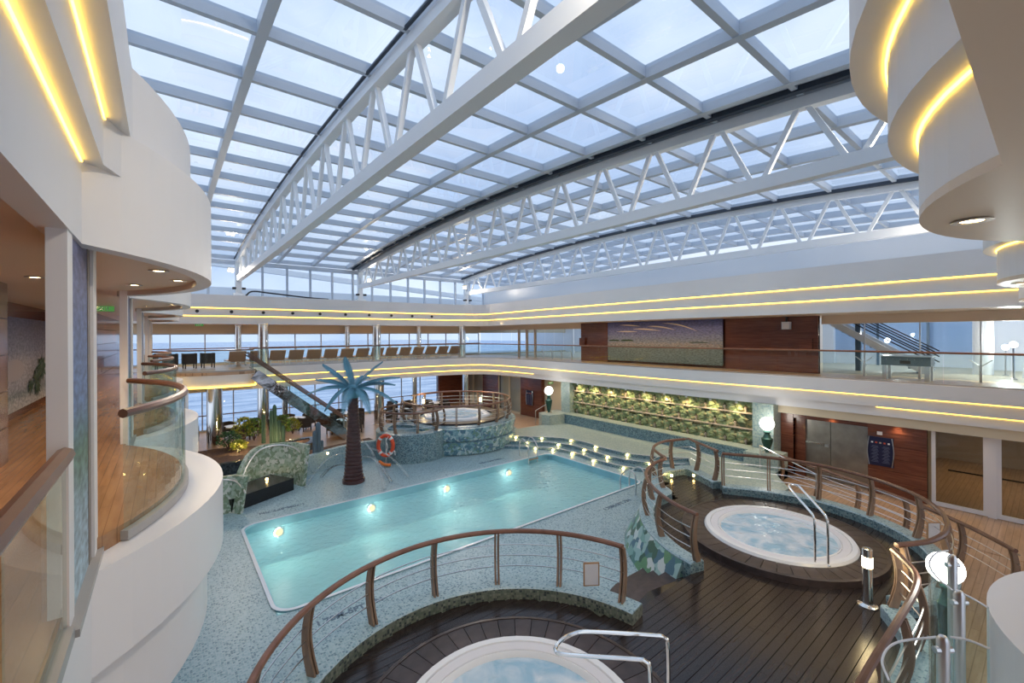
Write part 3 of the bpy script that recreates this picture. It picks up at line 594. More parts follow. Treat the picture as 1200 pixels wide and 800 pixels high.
B().add([(PX0, PY0, -.24), (PX1, PY0, -.24), (PX1, PY1, -.24), (PX0, PY1, -.24)], [(0,1,2,3)]).obj('water', 'water_pool', pool)
for x in (2.9, 6.0, 9.2, 12.5):
    l_ = thing('pool_light', ['leftmost', 'second from the left', 'third from the left', 'rightmost'][[2.9, 6.0, 9.2, 12.5].index(x)]+' glowing underwater lamp in the far pool wall', 'lamp', (x, PY1-.07, -.42), 0, 'underwater pool lamps')
    b = B(); b.lathe([(0, -.03), (.12, -.03), (.12, .02), (0, .02)], n=14); o = b.obj('lens', 'lamp_pool', l_); o.rotation_euler = (PI/2, 0, 0)
    o = B().lathe([(.12, -.03), (.16, -.03), (.16, .01), (.12, .01)], n=14).obj('ring', 'chrome', l_); o.rotation_euler = (PI/2, 0, 0)
    lamp('pool_lamp_light', 'POINT', (0, -.35, -.1), 30, (1, .93, .75), l_, .15)
def ladder(loc, rz, label):
    t = thing('pool_ladder', label, 'ladder', loc, rz, 'pool ladders')
    for x in (-.28, .28): B().tube([tuple(p) for p in cr([(x, .55, 0), (x, .55, .55), (x, .45, .82), (x, .2, .85), (x, -.12, .55), (x, -.15, .1), (x, -.15, -.7)], 5)], .03, 8).obj('side_rail', 'steel', t)
    for z in (-.05, -.32): B().box(-.28, .28, -.22, -.1, z-.02, z+.02).obj('step', 'wood_light', t)
    return t
ladder((14.0, PY1+.1, .0), 0, 'chrome pool ladder at the far corner by the lit steps')
ladder((13.95, PY0-.1, .0), PI, 'chrome pool ladder at the near right corner of the pool')
def flat_text(body, size, par, loc, rot, mat):
    cu = bpy.data.curves.new('lettering', 'FONT'); cu.body = body; cu.size = size; cu.extrude = .002
    tmp = bpy.data.objects.new('tmp', cu); COL.objects.link(tmp); bpy.context.view_layer.update()
    me = bpy.data.meshes.new_from_object(tmp.evaluated_get(bpy.context.evaluated_depsgraph_get())); bpy.data.objects.remove(tmp); me.materials.clear(); me.materials.append(MATS[mat]); return inst(me, 'lettering', par, loc, rot)
def depth_text(x, y, rz, label):
    cu = bpy.data.curves.new('depth_marking', 'FONT'); cu.body = '1.70M-5FT.7IN'; cu.size = .235; cu.extrude = .003; cu.offset = .006
    tmp = bpy.data.objects.new('tmp', cu); COL.objects.link(tmp); bpy.context.view_layer.update()
    me = bpy.data.meshes.new_from_object(tmp.evaluated_get(bpy.context.evaluated_depsgraph_get())); bpy.data.objects.remove(tmp)
    me.materials.clear(); me.materials.append(MATS['blue_grey']); o = inst(me, 'depth_marking', None, (x, y, .007), (0,0,rz)); return tag(o, label, 'marking', 'pool depth markings')
depth_text(2.42, 9.55, 0, 'dark depth lettering on the near pool deck behind the railing'); depth_text(3.9, 16.9, PI, 'dark depth lettering at the far left corner of the pool')
depth_text(12.9, 16.9, PI, 'dark depth lettering on the far pool deck by the ladder'); depth_text(11.7, 9.6, 0, 'dark depth lettering by the near right pool corner')

# ================================================================== WHIRLPOOL PLATFORMS
C1 = (3.7, 4.5); C2 = (12.6, 4.65); C3 = (12.95, 21.3)
sw = lambda c, r, n=40: arc(c, r, 0, 360, n)[:-1]
pl = thing('floor_platform', 'dark wet wood platform around the two near whirlpools', 'floor', kind='structure')
body = B().prism(arc(C1, 3.15, 0, 360, 48)[:-1], 0, .52).prism(sw(C2, 3.2, 48), 0, .52).prism([(3.7, 1.35), (12.2, 1.35), (12.2, 5.2), (9.4, 5.2), (8.0, 5.45), (6.8, 5.2), (3.7, 5.2)], 0, .521).prism([(12.4, 7.4), (13.4, 8.8), (14.6, 9.2), (15.8, 8.8), (14.9, 7.0), (13.5, 6.0)], 0, .519)
body.obj('platform_body', 'black_stone', pl)
def inside(x, y):
    if math.hypot(x-C1[0], y-C1[1]) < 3.12 or math.hypot(x-C2[0], y-C2[1]) < 3.17: return True
    if 3.7 <= x <= 12.2 and 1.38 <= y <= 5.15: return True
    return x > 12 and y < 9.1 and x < 15.6 and y > 6 and (y-7.2) < 1.05*(x-12.5) and (x-14.9) < .55*(y-7.0)
PW = .155; y = .9; row = 0
while y < 9.1:
    xs = [0+.1*i for i in range(170)]; ins = [inside(x, y) for x in xs]; i = 0
    while i < len(xs):
        if ins[i]:
            j = i
            while j+1 < len(xs) and ins[j+1]: j += 1
            a, b_ = xs[i], xs[j]; cut = a-random.random()*2.6
            while cut < b_:
                c0 = max(a, cut); c1 = min(b_, cut+2.6)
                if c1-c0 > .15 and not any(math.hypot(max(abs(c0-c[0]), abs(c1-c[0])), y-c[1]) < 2.15 for c in (C1, C2)):
                    B().box(c0+.004, c1-.004, y-PW/2+.005, y+PW/2-.005, .52, .60-.0015*random.random()*4).obj('plank', 'deck_dark', pl)
                cut += 2.6
            i = j+1
        else: i += 1
    y += PW; row += 1
def tub(c, z, label, wlab, n=48, R=1.74, boards=44):
    t = thing('whirlpool', label, 'whirlpool', (c[0], c[1], z))
    B().lathe([(R-.02, -.25), (R, .0), (R-.04, .055), (R-.15, .06), (R-.16, .04)], n=n).obj('rim', 'tub_white', t)
    B().lathe([(R-.16, .03), (R-.17, .045), (R-.33, .035), (R-.34, .02)], n=n).obj('overflow_grille', 'paper', t)
    B().lathe([(R-.34, .03), (R-.37, .045), (R-.42, -.02), (R-.5, -.5), (.8, -.8), (0, -.85)], n=n).obj('basin', 'tub_white', t)
    b = B(); b.lathe([(R-.40, -.035), ((R-.4)*.66, -.01), ((R-.4)*.33, -.02), (0, -.012)], n=n); w = b.obj('bubbling_water', 'water_tub', t); w['label'] = wlab
    if boards:
        a = 2*PI/boards; r0, r1 = R+.015, R+.50; d = .006
        me = B().add([(r0*math.cos(-a/2)+0, r0*math.sin(-a/2)+d, -.14), (r1*math.cos(-a/2), r1*math.sin(-a/2)+d, -.14), (r1*math.cos(a/2), r1*math.sin(a/2)-d, -.14), (r0*math.cos(a/2), r0*math.sin(a/2)-d, -.14),
            (r0*math.cos(-a/2), r0*math.sin(-a/2)+d, .0), (r1*math.cos(-a/2), r1*math.sin(-a/2)+d, .0), (r1*math.cos(a/2), r1*math.sin(a/2)-d, .0), (r0*math.cos(a/2), r0*math.sin(a/2)-d, .0)],
            [(0,3,2,1),(4,5,6,7),(0,1,5,4),(1,2,6,5),(2,3,7,6),(3,0,4,7)]).mesh('board', 'ring_wood')
        for k in range(boards): inst(me, 'board', t, rot=(0,0,a*k))
        B().lathe([(R+.50, -.2), (R+.50, .01), (R+.57, .0), (R+.59, -.2)], n=n).obj('ring_edge', 'ring_wood', t)
    return t
tub(C1, .74, 'round whirlpool in the foreground with white rim and wood ring', 'pale blue bubbling water')
tub(C2, .74, 'round white whirlpool on the right inside the wood railing', 'blue foaming water')
tub(C3, 1.50, 'octagonal white whirlpool on the far round mosaic podium', 'pale green water', n=8, R=1.95, boards=0)
def bowed_post(par, x, y, n, zb, h):
    n = Vector(n).normalized(); tg = Vector((-n.y, n.x)); b = B(); N = 8
    for sgn in (-1, 1):
        vs = []
        for k in range(N+1):
            t = k/N; o = .11*math.sin(PI*t*.9)-.02; w = .072-.028*t; z = zb+h*t
            for (a, c) in ((-w, -.018), (w, -.018), (w, .018), (-w, .018)):
                q = Vector((x, y))+n*(o+a)+tg*(sgn*.032+c); vs.append((q.x, q.y, z))
        fs = [(0,3,2,1), tuple(4*N+i for i in range(4))]
        for k in range(N):
            for i in range(4): j = (i+1) % 4; fs.append((k*4+i, k*4+j, k*4+4+j, k*4+4+i))
        b.add(vs, fs)
    return b.obj('post', 'post_wood', par)
def wood_rail(name, label, path, zb, h, nposts, side=1, group='wood railings around the whirlpools', wires=3, posts=None):
    """path in plan; side = +1 when the posts bow to the left of the path"""
    t = thing(name, label, 'railing', (path[0][0], path[0][1], zb), group=group)
    ox, oy = path[0][0], path[0][1]; P = [(p[0]-ox, p[1]-oy) for p in path]
    B().tube([(x, y, h) for x, y in P], .05, 8).obj('handrail', 'rail_wood', t)
    off = offset(P, .08*side)
    for k in range(wires): B().tube([(x, y, h*(.28+.21*k)) for x, y in off], .011, 5).obj('wire', 'steel', t)
    L = [0]
    for a, b in zip(P, P[1:]): L.append(L[-1]+math.hypot(b[0]-a[0], b[1]-a[1]))
    for k in range(nposts):
        s = L[-1]*(k+.02)/(nposts-1) if k < nposts-1 else L[-1]*.985; i = max(j for j in range(len(L)) if L[j] <= s); i = min(i, len(P)-2)
        f = (s-L[i])/max(1e-6, L[i+1]-L[i]); a = Vector(P[i]); b = Vector(P[i+1]); q = a.lerp(b, f); d = (b-a).normalized(); bowed_post(t, q.x, q.y, (-d.y*side, d.x*side), 0, h-.03)
    return t
V2 = lambda pts: [(p.x, p.y) for p in pts]
near_path = arc(C1, 3.25, -60, 190, 60)[18:]; near_path = arc(C1, 3.25, 12, 175, 40)
def curb(name, path, z0, z1, w, mat, label, top=None):
    o = thing(name, label, 'kerb', kind='structure'); B().sweep(path, [(-w/2, z0), (w/2, z0), (w/2, z1-.03), (-w/2, z1-.03)]).obj('kerb_body', mat, o); B().sweep(path, [(-w/2, z1-.03), (w/2, z1-.03), (w/2-.03, z1), (-w/2+.03, z1)]).obj('kerb_top', 'mosaic_pool', o); return o
curb('near_kerb', arc(C1, 3.28, 8, 175, 48), 0, .84, .42, 'mosaic_olive', 'mosaic tiled kerb curving round the foreground whirlpool')
wood_rail('wood_railing', 'curved wood railing round the foreground whirlpool', arc(C1, 3.27, 13, 172, 44), .84, 1.06, 8, side=-1)
# right whirlpool: left rail runs into a lobe at the back, then a second rail runs round the right side to the front
left_p = V2(cr([(9.40, 5.10), (9.62, 5.85), (10.22, 6.80), (11.10, 7.60), (12.1, 7.98), (12.85, 8.05), (13.15, 8.45), (13.75, 9.1), (14.8, 9.35), (15.95, 8.98)], 6))+[(15.05, 7.4)]
curb('rear_kerb', left_p, 0, .84, .40, 'mosaic_dark', 'dark mosaic kerb left of the right whirlpool with a lobe at the back')
wood_rail('wood_railing', 'winding wood railing between pool corner and right whirlpool', left_p, .84, 1.06, 9, side=1)
right_p = V2(cr([(14.85, 7.15), (15.45, 6.1), (15.83, 4.9), (15.62, 3.5), (14.9, 2.35), (13.9, 1.7), (12.8, 1.45), (11.8, 1.55), (11.0, 1.95)], 6))
curb('right_kerb', right_p, 0, .84, .40, 'mosaic_dark', 'dark blue mosaic kerb along the right side of the right whirlpool')
wood_rail('wood_railing', 'long wood railing round the right side of the right whirlpool', right_p, .84, 1.06, 8, side=1)
front_p = V2(cr([(10.72, 1.95), (10.4, 1.75), (9.9, 1.5), (9.2, 1.42), (8.0, 1.43), (6.4, 1.45), (4.6, 1.4)], 6))
curb('front_kerb', front_p, 0, .84, .40, 'mosaic_pool', 'pale mosaic kerb under the near right wood railing')
wood_rail('wood_railing', 'thick wood railing coming forward at the lower right beside the bollard lamp', front_p, .84, 1.06, 6, side=1)
# leaf mosaic skirt below the rear kerb
sk = B().sweep(left_p[2:34], [(.19, .80), (.19, 0), (.62, 0), (.50, .25)]).obj('leaf_skirt', 'leaf_mosaic'); struct(sk, 'sloping leaf mosaic skirt between pool deck and rear kerb', 'skirt')
# three curved wood steps from the pool deck to the platform
sts = thing('platform_steps', 'curved dark wood steps from the pool deck up to the platform', 'steps', kind='structure')
for k in range(3):
    o = k*.34; B().prism([(6.95+.05*k, 4.9)]+V2(cr([(7.0, 5.35+o*.6, 0), (8.0, 5.75+o, 0), (9.35, 5.75+o*1.1, 0)], 6))+[(9.35, 4.9)], 0, .42-.14*k).obj('step', 'ring_wood', sts)
# framed notices on the railings
def notice(loc, rz, label):
    t = thing('framed_notice', label, 'sign', loc, rz, 'framed notices on the railings')
    B().box(-.16, .16, -.015, .015, 0, .46).obj('frame', 'wood_light', t); B().box(-.135, .135, -.02, -.012, .025, .435).obj('sheet', 'paper', t); return t
pn = at(693, 686, 1.02); notice(pn, math.radians(-35), 'small framed notice on the foreground whirlpool railing'); pn = at(1094, 634, 1.0); notice(pn, math.radians(-38), 'small framed notice on the right whirlpool railing')
# stainless grab rails of the whirlpools
def grab(p1, p2, d, label, rise=1.):
    t = thing('grab_rail', label, 'handrail', (p1[0], p1[1], p1[2]), group='stainless grab rails of the whirlpools')
    e = Vector((p2[0]-p1[0], p2[1]-p1[1], 0)); d = Vector((d[0], d[1], 0))
    P = [Vector((0,0,0)), Vector((0,0,.9)), Vector((0,0,1.06))+d*.05, d*.2+Vector((0,0,1.08+rise*0.06)), d*.9+Vector((0,0,1.08+rise*0.28)), d*1.08+Vector((0,0,1.08+rise*0.34))+e*.12, d*1.14+Vector((0,0,1.08+rise*0.35))+e*.5, d*1.08+Vector((0,0,1.08+rise*0.34))+e*.88, d*.9+e+Vector((0,0,1.08+rise*0.28)), d*.2+e+Vector((0,0,1.08+rise*0.06)), d*.05+e+Vector((0,0,1.06)), e+Vector((0,0,.9)), e]
    B().tube(cr(P, 4), .026, 8).obj('rail', 'chrome', t)
    for q in (Vector((0,0,0)), e): B().lathe([(0, .0), (.06, 0), (.06, .015), (.03, .03)], (q.x, q.y, 0), 12).obj('foot_plate', 'chrome', t)
g1 = at(955, 661, .75); g2 = at(962, 667, .75); dv = Vector((C2[0]-g1[0], C2[1]-g1[1])).normalized(); grab((g1[0], g1[1], .75), (g1[0]+.17, g1[1]-.2, .75), dv, 'stainless grab rail at the front of the right whirlpool')
ga = at(783, 746, 1.82); gb = at(762, 774, 1.82); ge_ = at(684, 740, 1.82); grab((ga[0], ga[1], .75), (gb[0], gb[1], .75), (ge_[0]-ga[0], ge_[1]-ga[1]), 'stainless grab rail in the foreground over the nearest whirlpool', 0.)
# bollard lamps
def bollard(loc, label, h=1.12, r=.085):
    t = thing('bollard_lamp', label, 'lamp', loc, 0, 'bollard lamps')
    B().lathe([(0, 0), (.17, 0), (.17, .02), (r+.02, .035), (r, .05), (r, h-.36)], n=20).obj('stem', 'chrome', t)
    B().lathe([(r-.004, h-.36), (r+.004, h-.35), (r+.004, h-.16), (r-.004, h-.15)], n=20).obj('light_band', 'lamp_bollard', t)
    B().lathe([(r, h-.15), (r, h), (r*.9, h+.01), (0, h+.012)], n=20).obj('cap', 'chrome', t); lamp('bollard_light', 'POINT', (0, 0, h+.12), 14, (1, .75, .4), t, .08)
bollard((10.85, 2.36, .6), 'chrome bollard lamp with glowing band on the dark platform'); bollard((12.2, 23.9, 1.42), 'left bollard lamp on the far round podium', .85, .06); bollard((15.2, 22.2, 1.42), 'right bollard lamp on the far round podium', .85, .06)
# globe lamps
def globe(loc, label, h=1.45, r=.29, power=60, k=1.):
    t = thing('globe_lamp', label, 'lamp', loc, 0, 'globe lamps')
    B().lathe([(0, 0), (.2, 0), (.2, .05), (.1, .1)], n=16).obj('base', 'chrome', t)
    B().lathe([(.1*k, .1), (.12*k, .2), (.2*k, h-.55), (.22*k, h-.4), (.16*k, h-.36), (.1*k, h-.2), (.15*k, h-.12)], n=16).obj('vase', 'green_bronze', t)
    B().lathe([(r*math.sin(PI*k/12), h+r*.75-r*math.cos(PI*k/12)) for k in range(13)], n=20).obj('globe', 'lamp_globe', t)
globe((19.0, 20.1, 1.05), 'glowing globe lamp on the far pedestal beside the red wood wall', 1.2, .26); globe((19.45, 7.5, 1.05), 'glowing globe lamp on the pedestal right of the green tile wall', 1.0, .27); globe((10.0, 1.16, .0), 'bright globe lamp behind the curved glass at the lower right', 1.95, .24, 40, .5)

ORD = ['first', 'second', 'third', 'fourth', 'fifth', 'sixth', 'seventh', 'eighth', 'ninth', 'tenth', 'eleventh', 'twelfth', 'thirteenth', 'fourteenth', 'fifteenth', 'sixteenth', 'seventeenth']
# ================================================================== TERRACE AND GREEN WALL
step_lo = V2(cr([(13.7, 18.6), (14.6, 17.5), (15.5, 16.4), (15.85, 15.1), (15.7, 13.6), (15.85, 12.0), (16.5, 10.8), (17.2, 10.0)], 6))
def shift(path, d): return [(x+d*.9, y+d*.25) for x, y in path]
ter = thing('terrace', 'raised mosaic terrace with three wavy steps along the green wall', 'terrace', kind='structure')
for k, z in enumerate((.15, .30, .45)):
    p = shift(step_lo, .58*k); tail = [(17.2, 9.6), (15.9, 9.15), (15.25, 7.4), (15.95, 6.0), (17.4, 6.0), (18.9, 7.0), (20.2, 7.0), (20.2, 19.6), (15.5, 19.9)]
    B().prism(p+tail, 0 if k == 0 else z-.15, z).obj('step', 'mosaic_dark' if k < 2 else 'mosaic_dark', ter); B().sweep(p, [(.0, z-.02), (.07, z-.02), (.07, z+.006), (0, z+.006)]).obj('nosing', 'table_white', ter)
    if k == 2: B().prism(offset(p, .07)+tail, z, z+.005).obj('paving', 'mosaic_terrace', ter)
ml = B().lathe([(0, -.045), (.038, -.03), (.046, 0), (.038, .03), (0, .045)], n=10).mesh('lens', 'lamp_step'); mr2 = B().lathe([(.04, -.042), (.058, -.042), (.058, -.028), (.04, -.028)], n=10).mesh('bezel', 'chrome')
def step_light(loc, label, group):
    t = thing('step_light', label, 'lamp', loc, 0, group); inst(ml, 'lens', t); inst(mr2, 'bezel', t); return t
for k, (row, nm) in enumerate((((16.9, 16.2, 15.1, 13.7, 11.9), 'lowest'), ((17.6, 16.4, 14.8, 13.2, 11.3), 'middle'), ((18.5, 17.5, 16.0, 14.5, 12.5), 'top'))):
    pth = shift(step_lo, .58*k)
    for j, yy in enumerate(row):
        q = min(pth, key=lambda p: abs(p[1]-yy)); step_light((q[0]-.07, q[1]-.04, .15*k+.075), 'tiny glowing lamp on the %s wavy terrace step, %s from the far end' % (nm, ORD[j]), 'step lamps of the terrace')
for p, w in (((13.85, 8.85, .7), 'left'), ((14.8, 9.02, .7), 'middle'), ((15.45, 8.5, .7), 'right')): step_light(p, w+' tiny lamp in the lobe behind the right whirlpool', 'lobe lamps')
be = thing('terrace_bench', 'long low mosaic bench wall at the foot of the green tile wall', 'bench', kind='structure')
B().box(19.55, 20.25, 8.2, 19.3, .45, 1.0).obj('bench_body', 'mosaic_dark', be); B().box(19.52, 20.25, 8.2, 19.3, 1.0, 1.04).obj('bench_top', 'mosaic_terrace', be)
B().prism([(18.2, 19.9), (18.4, 19.4), (19.0, 19.25), (20.2, 19.25), (20.2, 20.6), (18.6, 20.6)], 0, 1.04).obj('pedestal', 'mosaic_terrace', be); B().prism([(19.0, 8.25), (20.2, 8.25), (20.2, 7.0), (19.2, 7.0)], 0, 1.04).obj('pedestal', 'mosaic_terrace', be)
cl_ = B().box(20.0, 21.0, 19.25, 20.0, 0, 2.98).box(20.0, 21.0, 7.46, 8.3, 0, 2.98).obj('wall_piers', 'mosaic_column'); struct(cl_, 'green grey mosaic piers at both ends of the green tile wall', 'wall')
gw = thing('wall_green_tiles', 'lit green wall of leaf relief tiles behind the terrace', 'wall', kind='structure')
B().box(20.45, 20.9, 8.3, 19.25, .9, 3.0).obj('backing', 'tile_back', gw)
for z in (1.72, 2.42): B().box(20.28, 20.45, 8.3, 19.25, z-.02, z+.035).obj('ledge', 'sand', gw)
def motif():
    b = B()
    for k in range(9):
        a = math.radians(-25+230*k/8); L = .40+.05*(k % 2); cx, cz = 0, .36; tipy, tipz = cx+L*math.cos(a)*1.15, cz+L*math.sin(a)*.85; n = Vector((-math.sin(a), math.cos(a)))*.11
        my, mz = (cx+tipy)/2, (cz+tipz)/2+.04; d = -.10-.05*math.sin(k*1.7)
        b.add([(-.02, cx, cz), (d, my+n.x, mz+n.y), (d*.5, tipy, tipz), (d, my-n.x, mz-n.y), (d-.06, my, mz), (.0, my+n.x, mz+n.y), (0, my-n.x, mz-n.y), (0, tipy, tipz)], [(0,4,1),(1,4,2),(2,4,3),(3,4,0),(1,2,7,5),(2,3,6,7),(3,0,6),(0,1,5)])
    return b.mesh('leaf_fan', 'tile_leaf')
mtf = motif(); trk = B().add([(0,-.05,0),(-.09,-.04,0),(-.09,.04,0),(0,.05,0),(0,-.08,.34),(-.14,-.06,.34),(-.14,.06,.34),(0,.08,.34)], [(0,1,2,3),(4,7,6,5),(0,4,5,1),(1,5,6,2),(2,6,7,3)]).mesh('trunk_relief', 'sand')
for r_, z in enumerate((.98, 1.74, 2.44)):
    for k in range(12):
        yy = 8.75+.93*k-(.46 if r_ % 2 else 0)
        if yy < 8.6 or yy > 19: continue
        inst(mtf, 'leaf_fan', gw, (20.44, yy, z), scale=(1, 1.2, 1.0)); inst(trk, 'trunk_relief', gw, (20.44, yy, z), scale=(.8, .6, .7))
        if yy+.46 < 19: inst(mtf, 'leaf_fan', gw, (20.44, yy+.46, z+.50), (PI, 0, 0), scale=(.9, 1.0, .95))
for k in range(9):
    yy = 9.0+1.2*k; t = thing('wall_washer', 'small warm spotlight above the green tile wall, %s from the right' % ORD[k], 'lamp', (20.05, yy, 2.93), 0, 'wall washers of the green wall')
    B().lathe([(.05, -.06), (.06, -.06), (.06, .0), (.0, .0)], n=10).obj('housing', 'steel', t); B().lathe([(0, -.05), (.05, -.05)], n=10).obj('lens', 'lamp_warm', t)
    lamp('washer_light', 'SPOT', (-.05, 0, -.08), 34, (1, .78, .42), t, .05, 2.2, (0, math.radians(-22), 0))
# handrails of the terrace stairs
for (a, b, lab) in (((19.0, 7.6, 1.4), (18.2, 5.4, .95), 'right terrace stairs'), ((19.6, 20.9, 1.45), (19.2, 21.6, .95), 'far terrace stairs')):
    t = thing('stair_handrail', 'chrome handrail of the '+lab, 'handrail'); B().tube([a, b], .025, 8).obj('rail', 'chrome', t)
    for p in (a, b): B().tube([p, (p[0], p[1], .0)], .022, 8).obj('post', 'steel', t)
op = V2(cr([(19.4, 7.0), (18.7, 5.5), (17.95, 4.2), (16.9, 2.5), (16.0, 1.45), (15.0, .6)], 5))
wood_rail('wood_railing', 'low outer wood railing along the plank floor by the glass doors', op, .0, 1.05, 6, side=1, wires=4)

# ================================================================== SMALLER THINGS OF THE RIGHT WALL
def menu(loc, label, w=.74, h=1.06):
    t = thing('menu_board', label, 'sign', loc, 0, 'dark menu boards')
    bd = B().prism([(-.05, -w/2), (0, -w/2), (0, w/2), (-.05, w/2)], 0, h).obj('board', 'navy', t)
    for s in (-1, 1): B().tube(cr([(-.06, s*(w/2-.04), 0), (-.06, s*(w/2+.01), h/2), (-.06, s*(w/2-.04), h)], 5), .015, 6).obj('edge_strip', 'steel', t)
    b = B()
    for c in (-.16, .16):
        for k in range(14): b.box(-.054, -.0505, c-.11+.02*(k % 3), c+.11-.03*((k*7) % 3), h*.12+k*.045, h*.12+k*.045+.016)
    o = b.obj('printed_lines', 'print_pale', bd); o['kind'] = 'stuff'
    for k in range(5): B().box(-.056, -.05, -.27+.12*k, -.21+.12*k, h*.78, h*.83).obj('icon', ('lifering_white', 'orange_red', 'sand', 'orange_red', 'lifering_white')[k], bd)
menu((20.74, 4.1, 1.06), 'dark blue board of rules with small icons beside the steel doors'); menu((20.88, 24.1, .85), 'dark board on the far red wood wall near the globe lamp')
bx_ = B().box(20.71, 20.75, 4.05, 4.2, 2.2, 2.32).obj('wall_switch', 'paper'); tag(bx_, 'small white switch box above the dark board by the steel doors', 'switch')
stn = thing('barrier_post', 'black belt barrier post behind the right glass door', 'barrier', (22.3, .55, 0)); B().lathe([(0, 0), (.12, 0), (.16, .02), (.03, .05), (.03, .95), (.045, .96), (.045, 1.05), (0, 1.06)], n=14).obj('post', 'black', stn); B().box(-.01, .01, -1.2, 1.95, .95, 1.0).obj('belt', 'black', stn)
# table football
tf = thing('football_table', 'blue grey table football game on the upper right deck', 'game table', (22.0, 3.55, 4.2), 0)
cb_ = B().box(-.38, .38, -.7, .7, .55, .88).obj('cabinet', 'blue_grey', tf); B().box(-.42, .42, -.74, .74, .88, .92).obj('top_frame', 'steel', tf)
for x in (-.3, .3):
    for y in (-.6, .6): B().box(x-.07, x+.07, y-.07, y+.07, 0, .55).obj('leg', 'steel', tf)
for k in range(6): B().tube([(-.6, -.5+.2*k, .8), (.55, -.5+.2*k, .8)], .012, 6).obj('rod', 'chrome', tf)
B().box(-.39, -.38, -.15, .15, .62, .74).obj('coin_slot', 'black', cb_)
sp = thing('loudspeaker', 'white loudspeaker on the dark wood wall under the right ceiling', 'speaker', (22.3, 7.75, 6.35)); cs_ = B().box(-.12, .12, -.16, .16, -.18, .16).obj('cabinet', 'table_white', sp); B().box(-.03, .13, -.03, .03, .16, .4).obj('bracket', 'black', sp); B().box(-.125, -.12, -.13, .13, -.15, .13).obj('grille', 'paper', cs_)
for (y, lab) in ((7.0, 'small red wood box on the right end of the dark wood wall'), (20.3, 'small red wood box on the left end of the dark wood wall')):
    o = B().box(22.33, 22.45, y-.25, y+.25, 5.25, 5.75).obj('wall_box', 'panel_red'); tag(o, lab, 'box')
for (loc, lab) in (((20.6, 21.6, 2.62), 'green exit sign in the far right recess'), ((-1.2, 15.0, 6.65), 'green exit sign hanging under the left gallery ceiling'), ((1.6, 31.5, 6.62), 'green exit sign over the far left windows')):
    t = thing('exit_sign', lab, 'sign', loc, 0, 'green exit signs'); B().box(-.2, .2, -.03, .03, 0, .13).obj('panel', 'exit_green', t); flat_text('EXIT', .13, t, (-.15, -.032, .02), (PI/2, 0, 0), 'lifering_white')

# ================================================================== UPPER DECK GLASS RAILINGS
ip = offset(edge_low, .16)
def resample(path, step):
    out = [path[0]]; acc = 0
    for a, b in zip(path, path[1:]):
        d = math.hypot(b[0]-a[0], b[1]-a[1]); s = step-acc
        while s <= d: out.append((a[0]+(b[0]-a[0])*s/d, a[1]+(b[1]-a[1])*s/d)); s += step
        acc = (acc+d) % step
    return out
rs = resample(ip, .5); ic = min(range(len(rs)), key=lambda i: abs(rs[i][0]-19.3)+abs(rs[i][1]-27.2))
for seg, lab in ((rs[:ic+1], 'long glass railing in front of the far loungers'), (rs[ic:], 'long glass railing along the right upper deck below the mural')):
    glass_rail_path('glass_railing', seg, 4.24, 5.3, lab, 'long glass railings of the upper deck', max(1, (len(seg)-1)//3), rail_r=.035)

# landing and stair at the far left
lp = V2(cr([(.0, 28.9), (.2, 27.2), (1.2, 26.4), (2.6, 26.2), (3.7, 26.5), (3.9, 28.9)], 6))
ld = thing('stair_landing', 'curved landing at the top of the mirrored stair', 'landing', kind='structure')
B().prism(lp, 4.05, 4.2).obj('landing_floor', 'floor_wood', ld); B().prism(offset(lp, .02), 3.45, 4.05).obj('landing_edge', 'white', ld); B().sweep(lp, [(-.05, 3.42), (.0, 3.42), (.0, 3.47), (-.05, 3.47)]).obj('light_strip', 'led', ld)
glass_rail_path('glass_railing', offset(lp, .08), 4.24, 5.3, 'curved glass railing of the far left stair landing', 'long glass railings of the upper deck', 5, rail_r=.035)
stt = thing('mirrored_staircase', 'straight staircase with mirrored sides and glass rails leading down from the far left landing', 'staircase')
A_ = Vector((3.6, 0, 4.1)); Z_ = Vector((8.4, 0, .15)); n = 22
for k in range(n):
    p = A_.lerp(Z_, (k+.5)/n); B().box(p.x-.15, p.x+.15, 25.75, 26.75, p.z-.05, p.z).obj('tread', 'floor_wood', stt)
for y in (25.7, 26.8):
    B().bar((A_.x, y, A_.z-.05), (Z_.x, y, Z_.z-.05), .06, .55).obj('mirrored_side', 'mirror_dark', stt)
    for d, z in (('handrail', 1.0), ('inner_rail', .85)): B().tube([(A_.x-.3, y, A_.z+z+.1), (Z_.x, y, Z_.z+z)], .03, 6).obj(d, 'rail_wood', stt)
    for k in range(7):
        a = A_.lerp(Z_, k/7+.005); b = A_.lerp(Z_, (k+1)/7-.005); B().add([(a.x,y-.006,a.z+.2),(b.x,y-.006,b.z+.2),(b.x,y-.006,b.z+.95),(a.x,y-.006,a.z+.95),(a.x,y+.006,a.z+.2),(b.x,y+.006,b.z+.2),(b.x,y+.006,b.z+.95),(a.x,y+.006,a.z+.95)], [(0,1,2,3),(7,6,5,4),(0,4,5,1),(1,5,6,2),(2,6,7,3),(3,7,4,0)]).obj('pane', 'glass_rail', stt)
for y in (25.7, 26.8): B().bar((Z_.x, y, 0), (Z_.x, y, 1.2), .09).obj('newel_post', 'steel', stt)
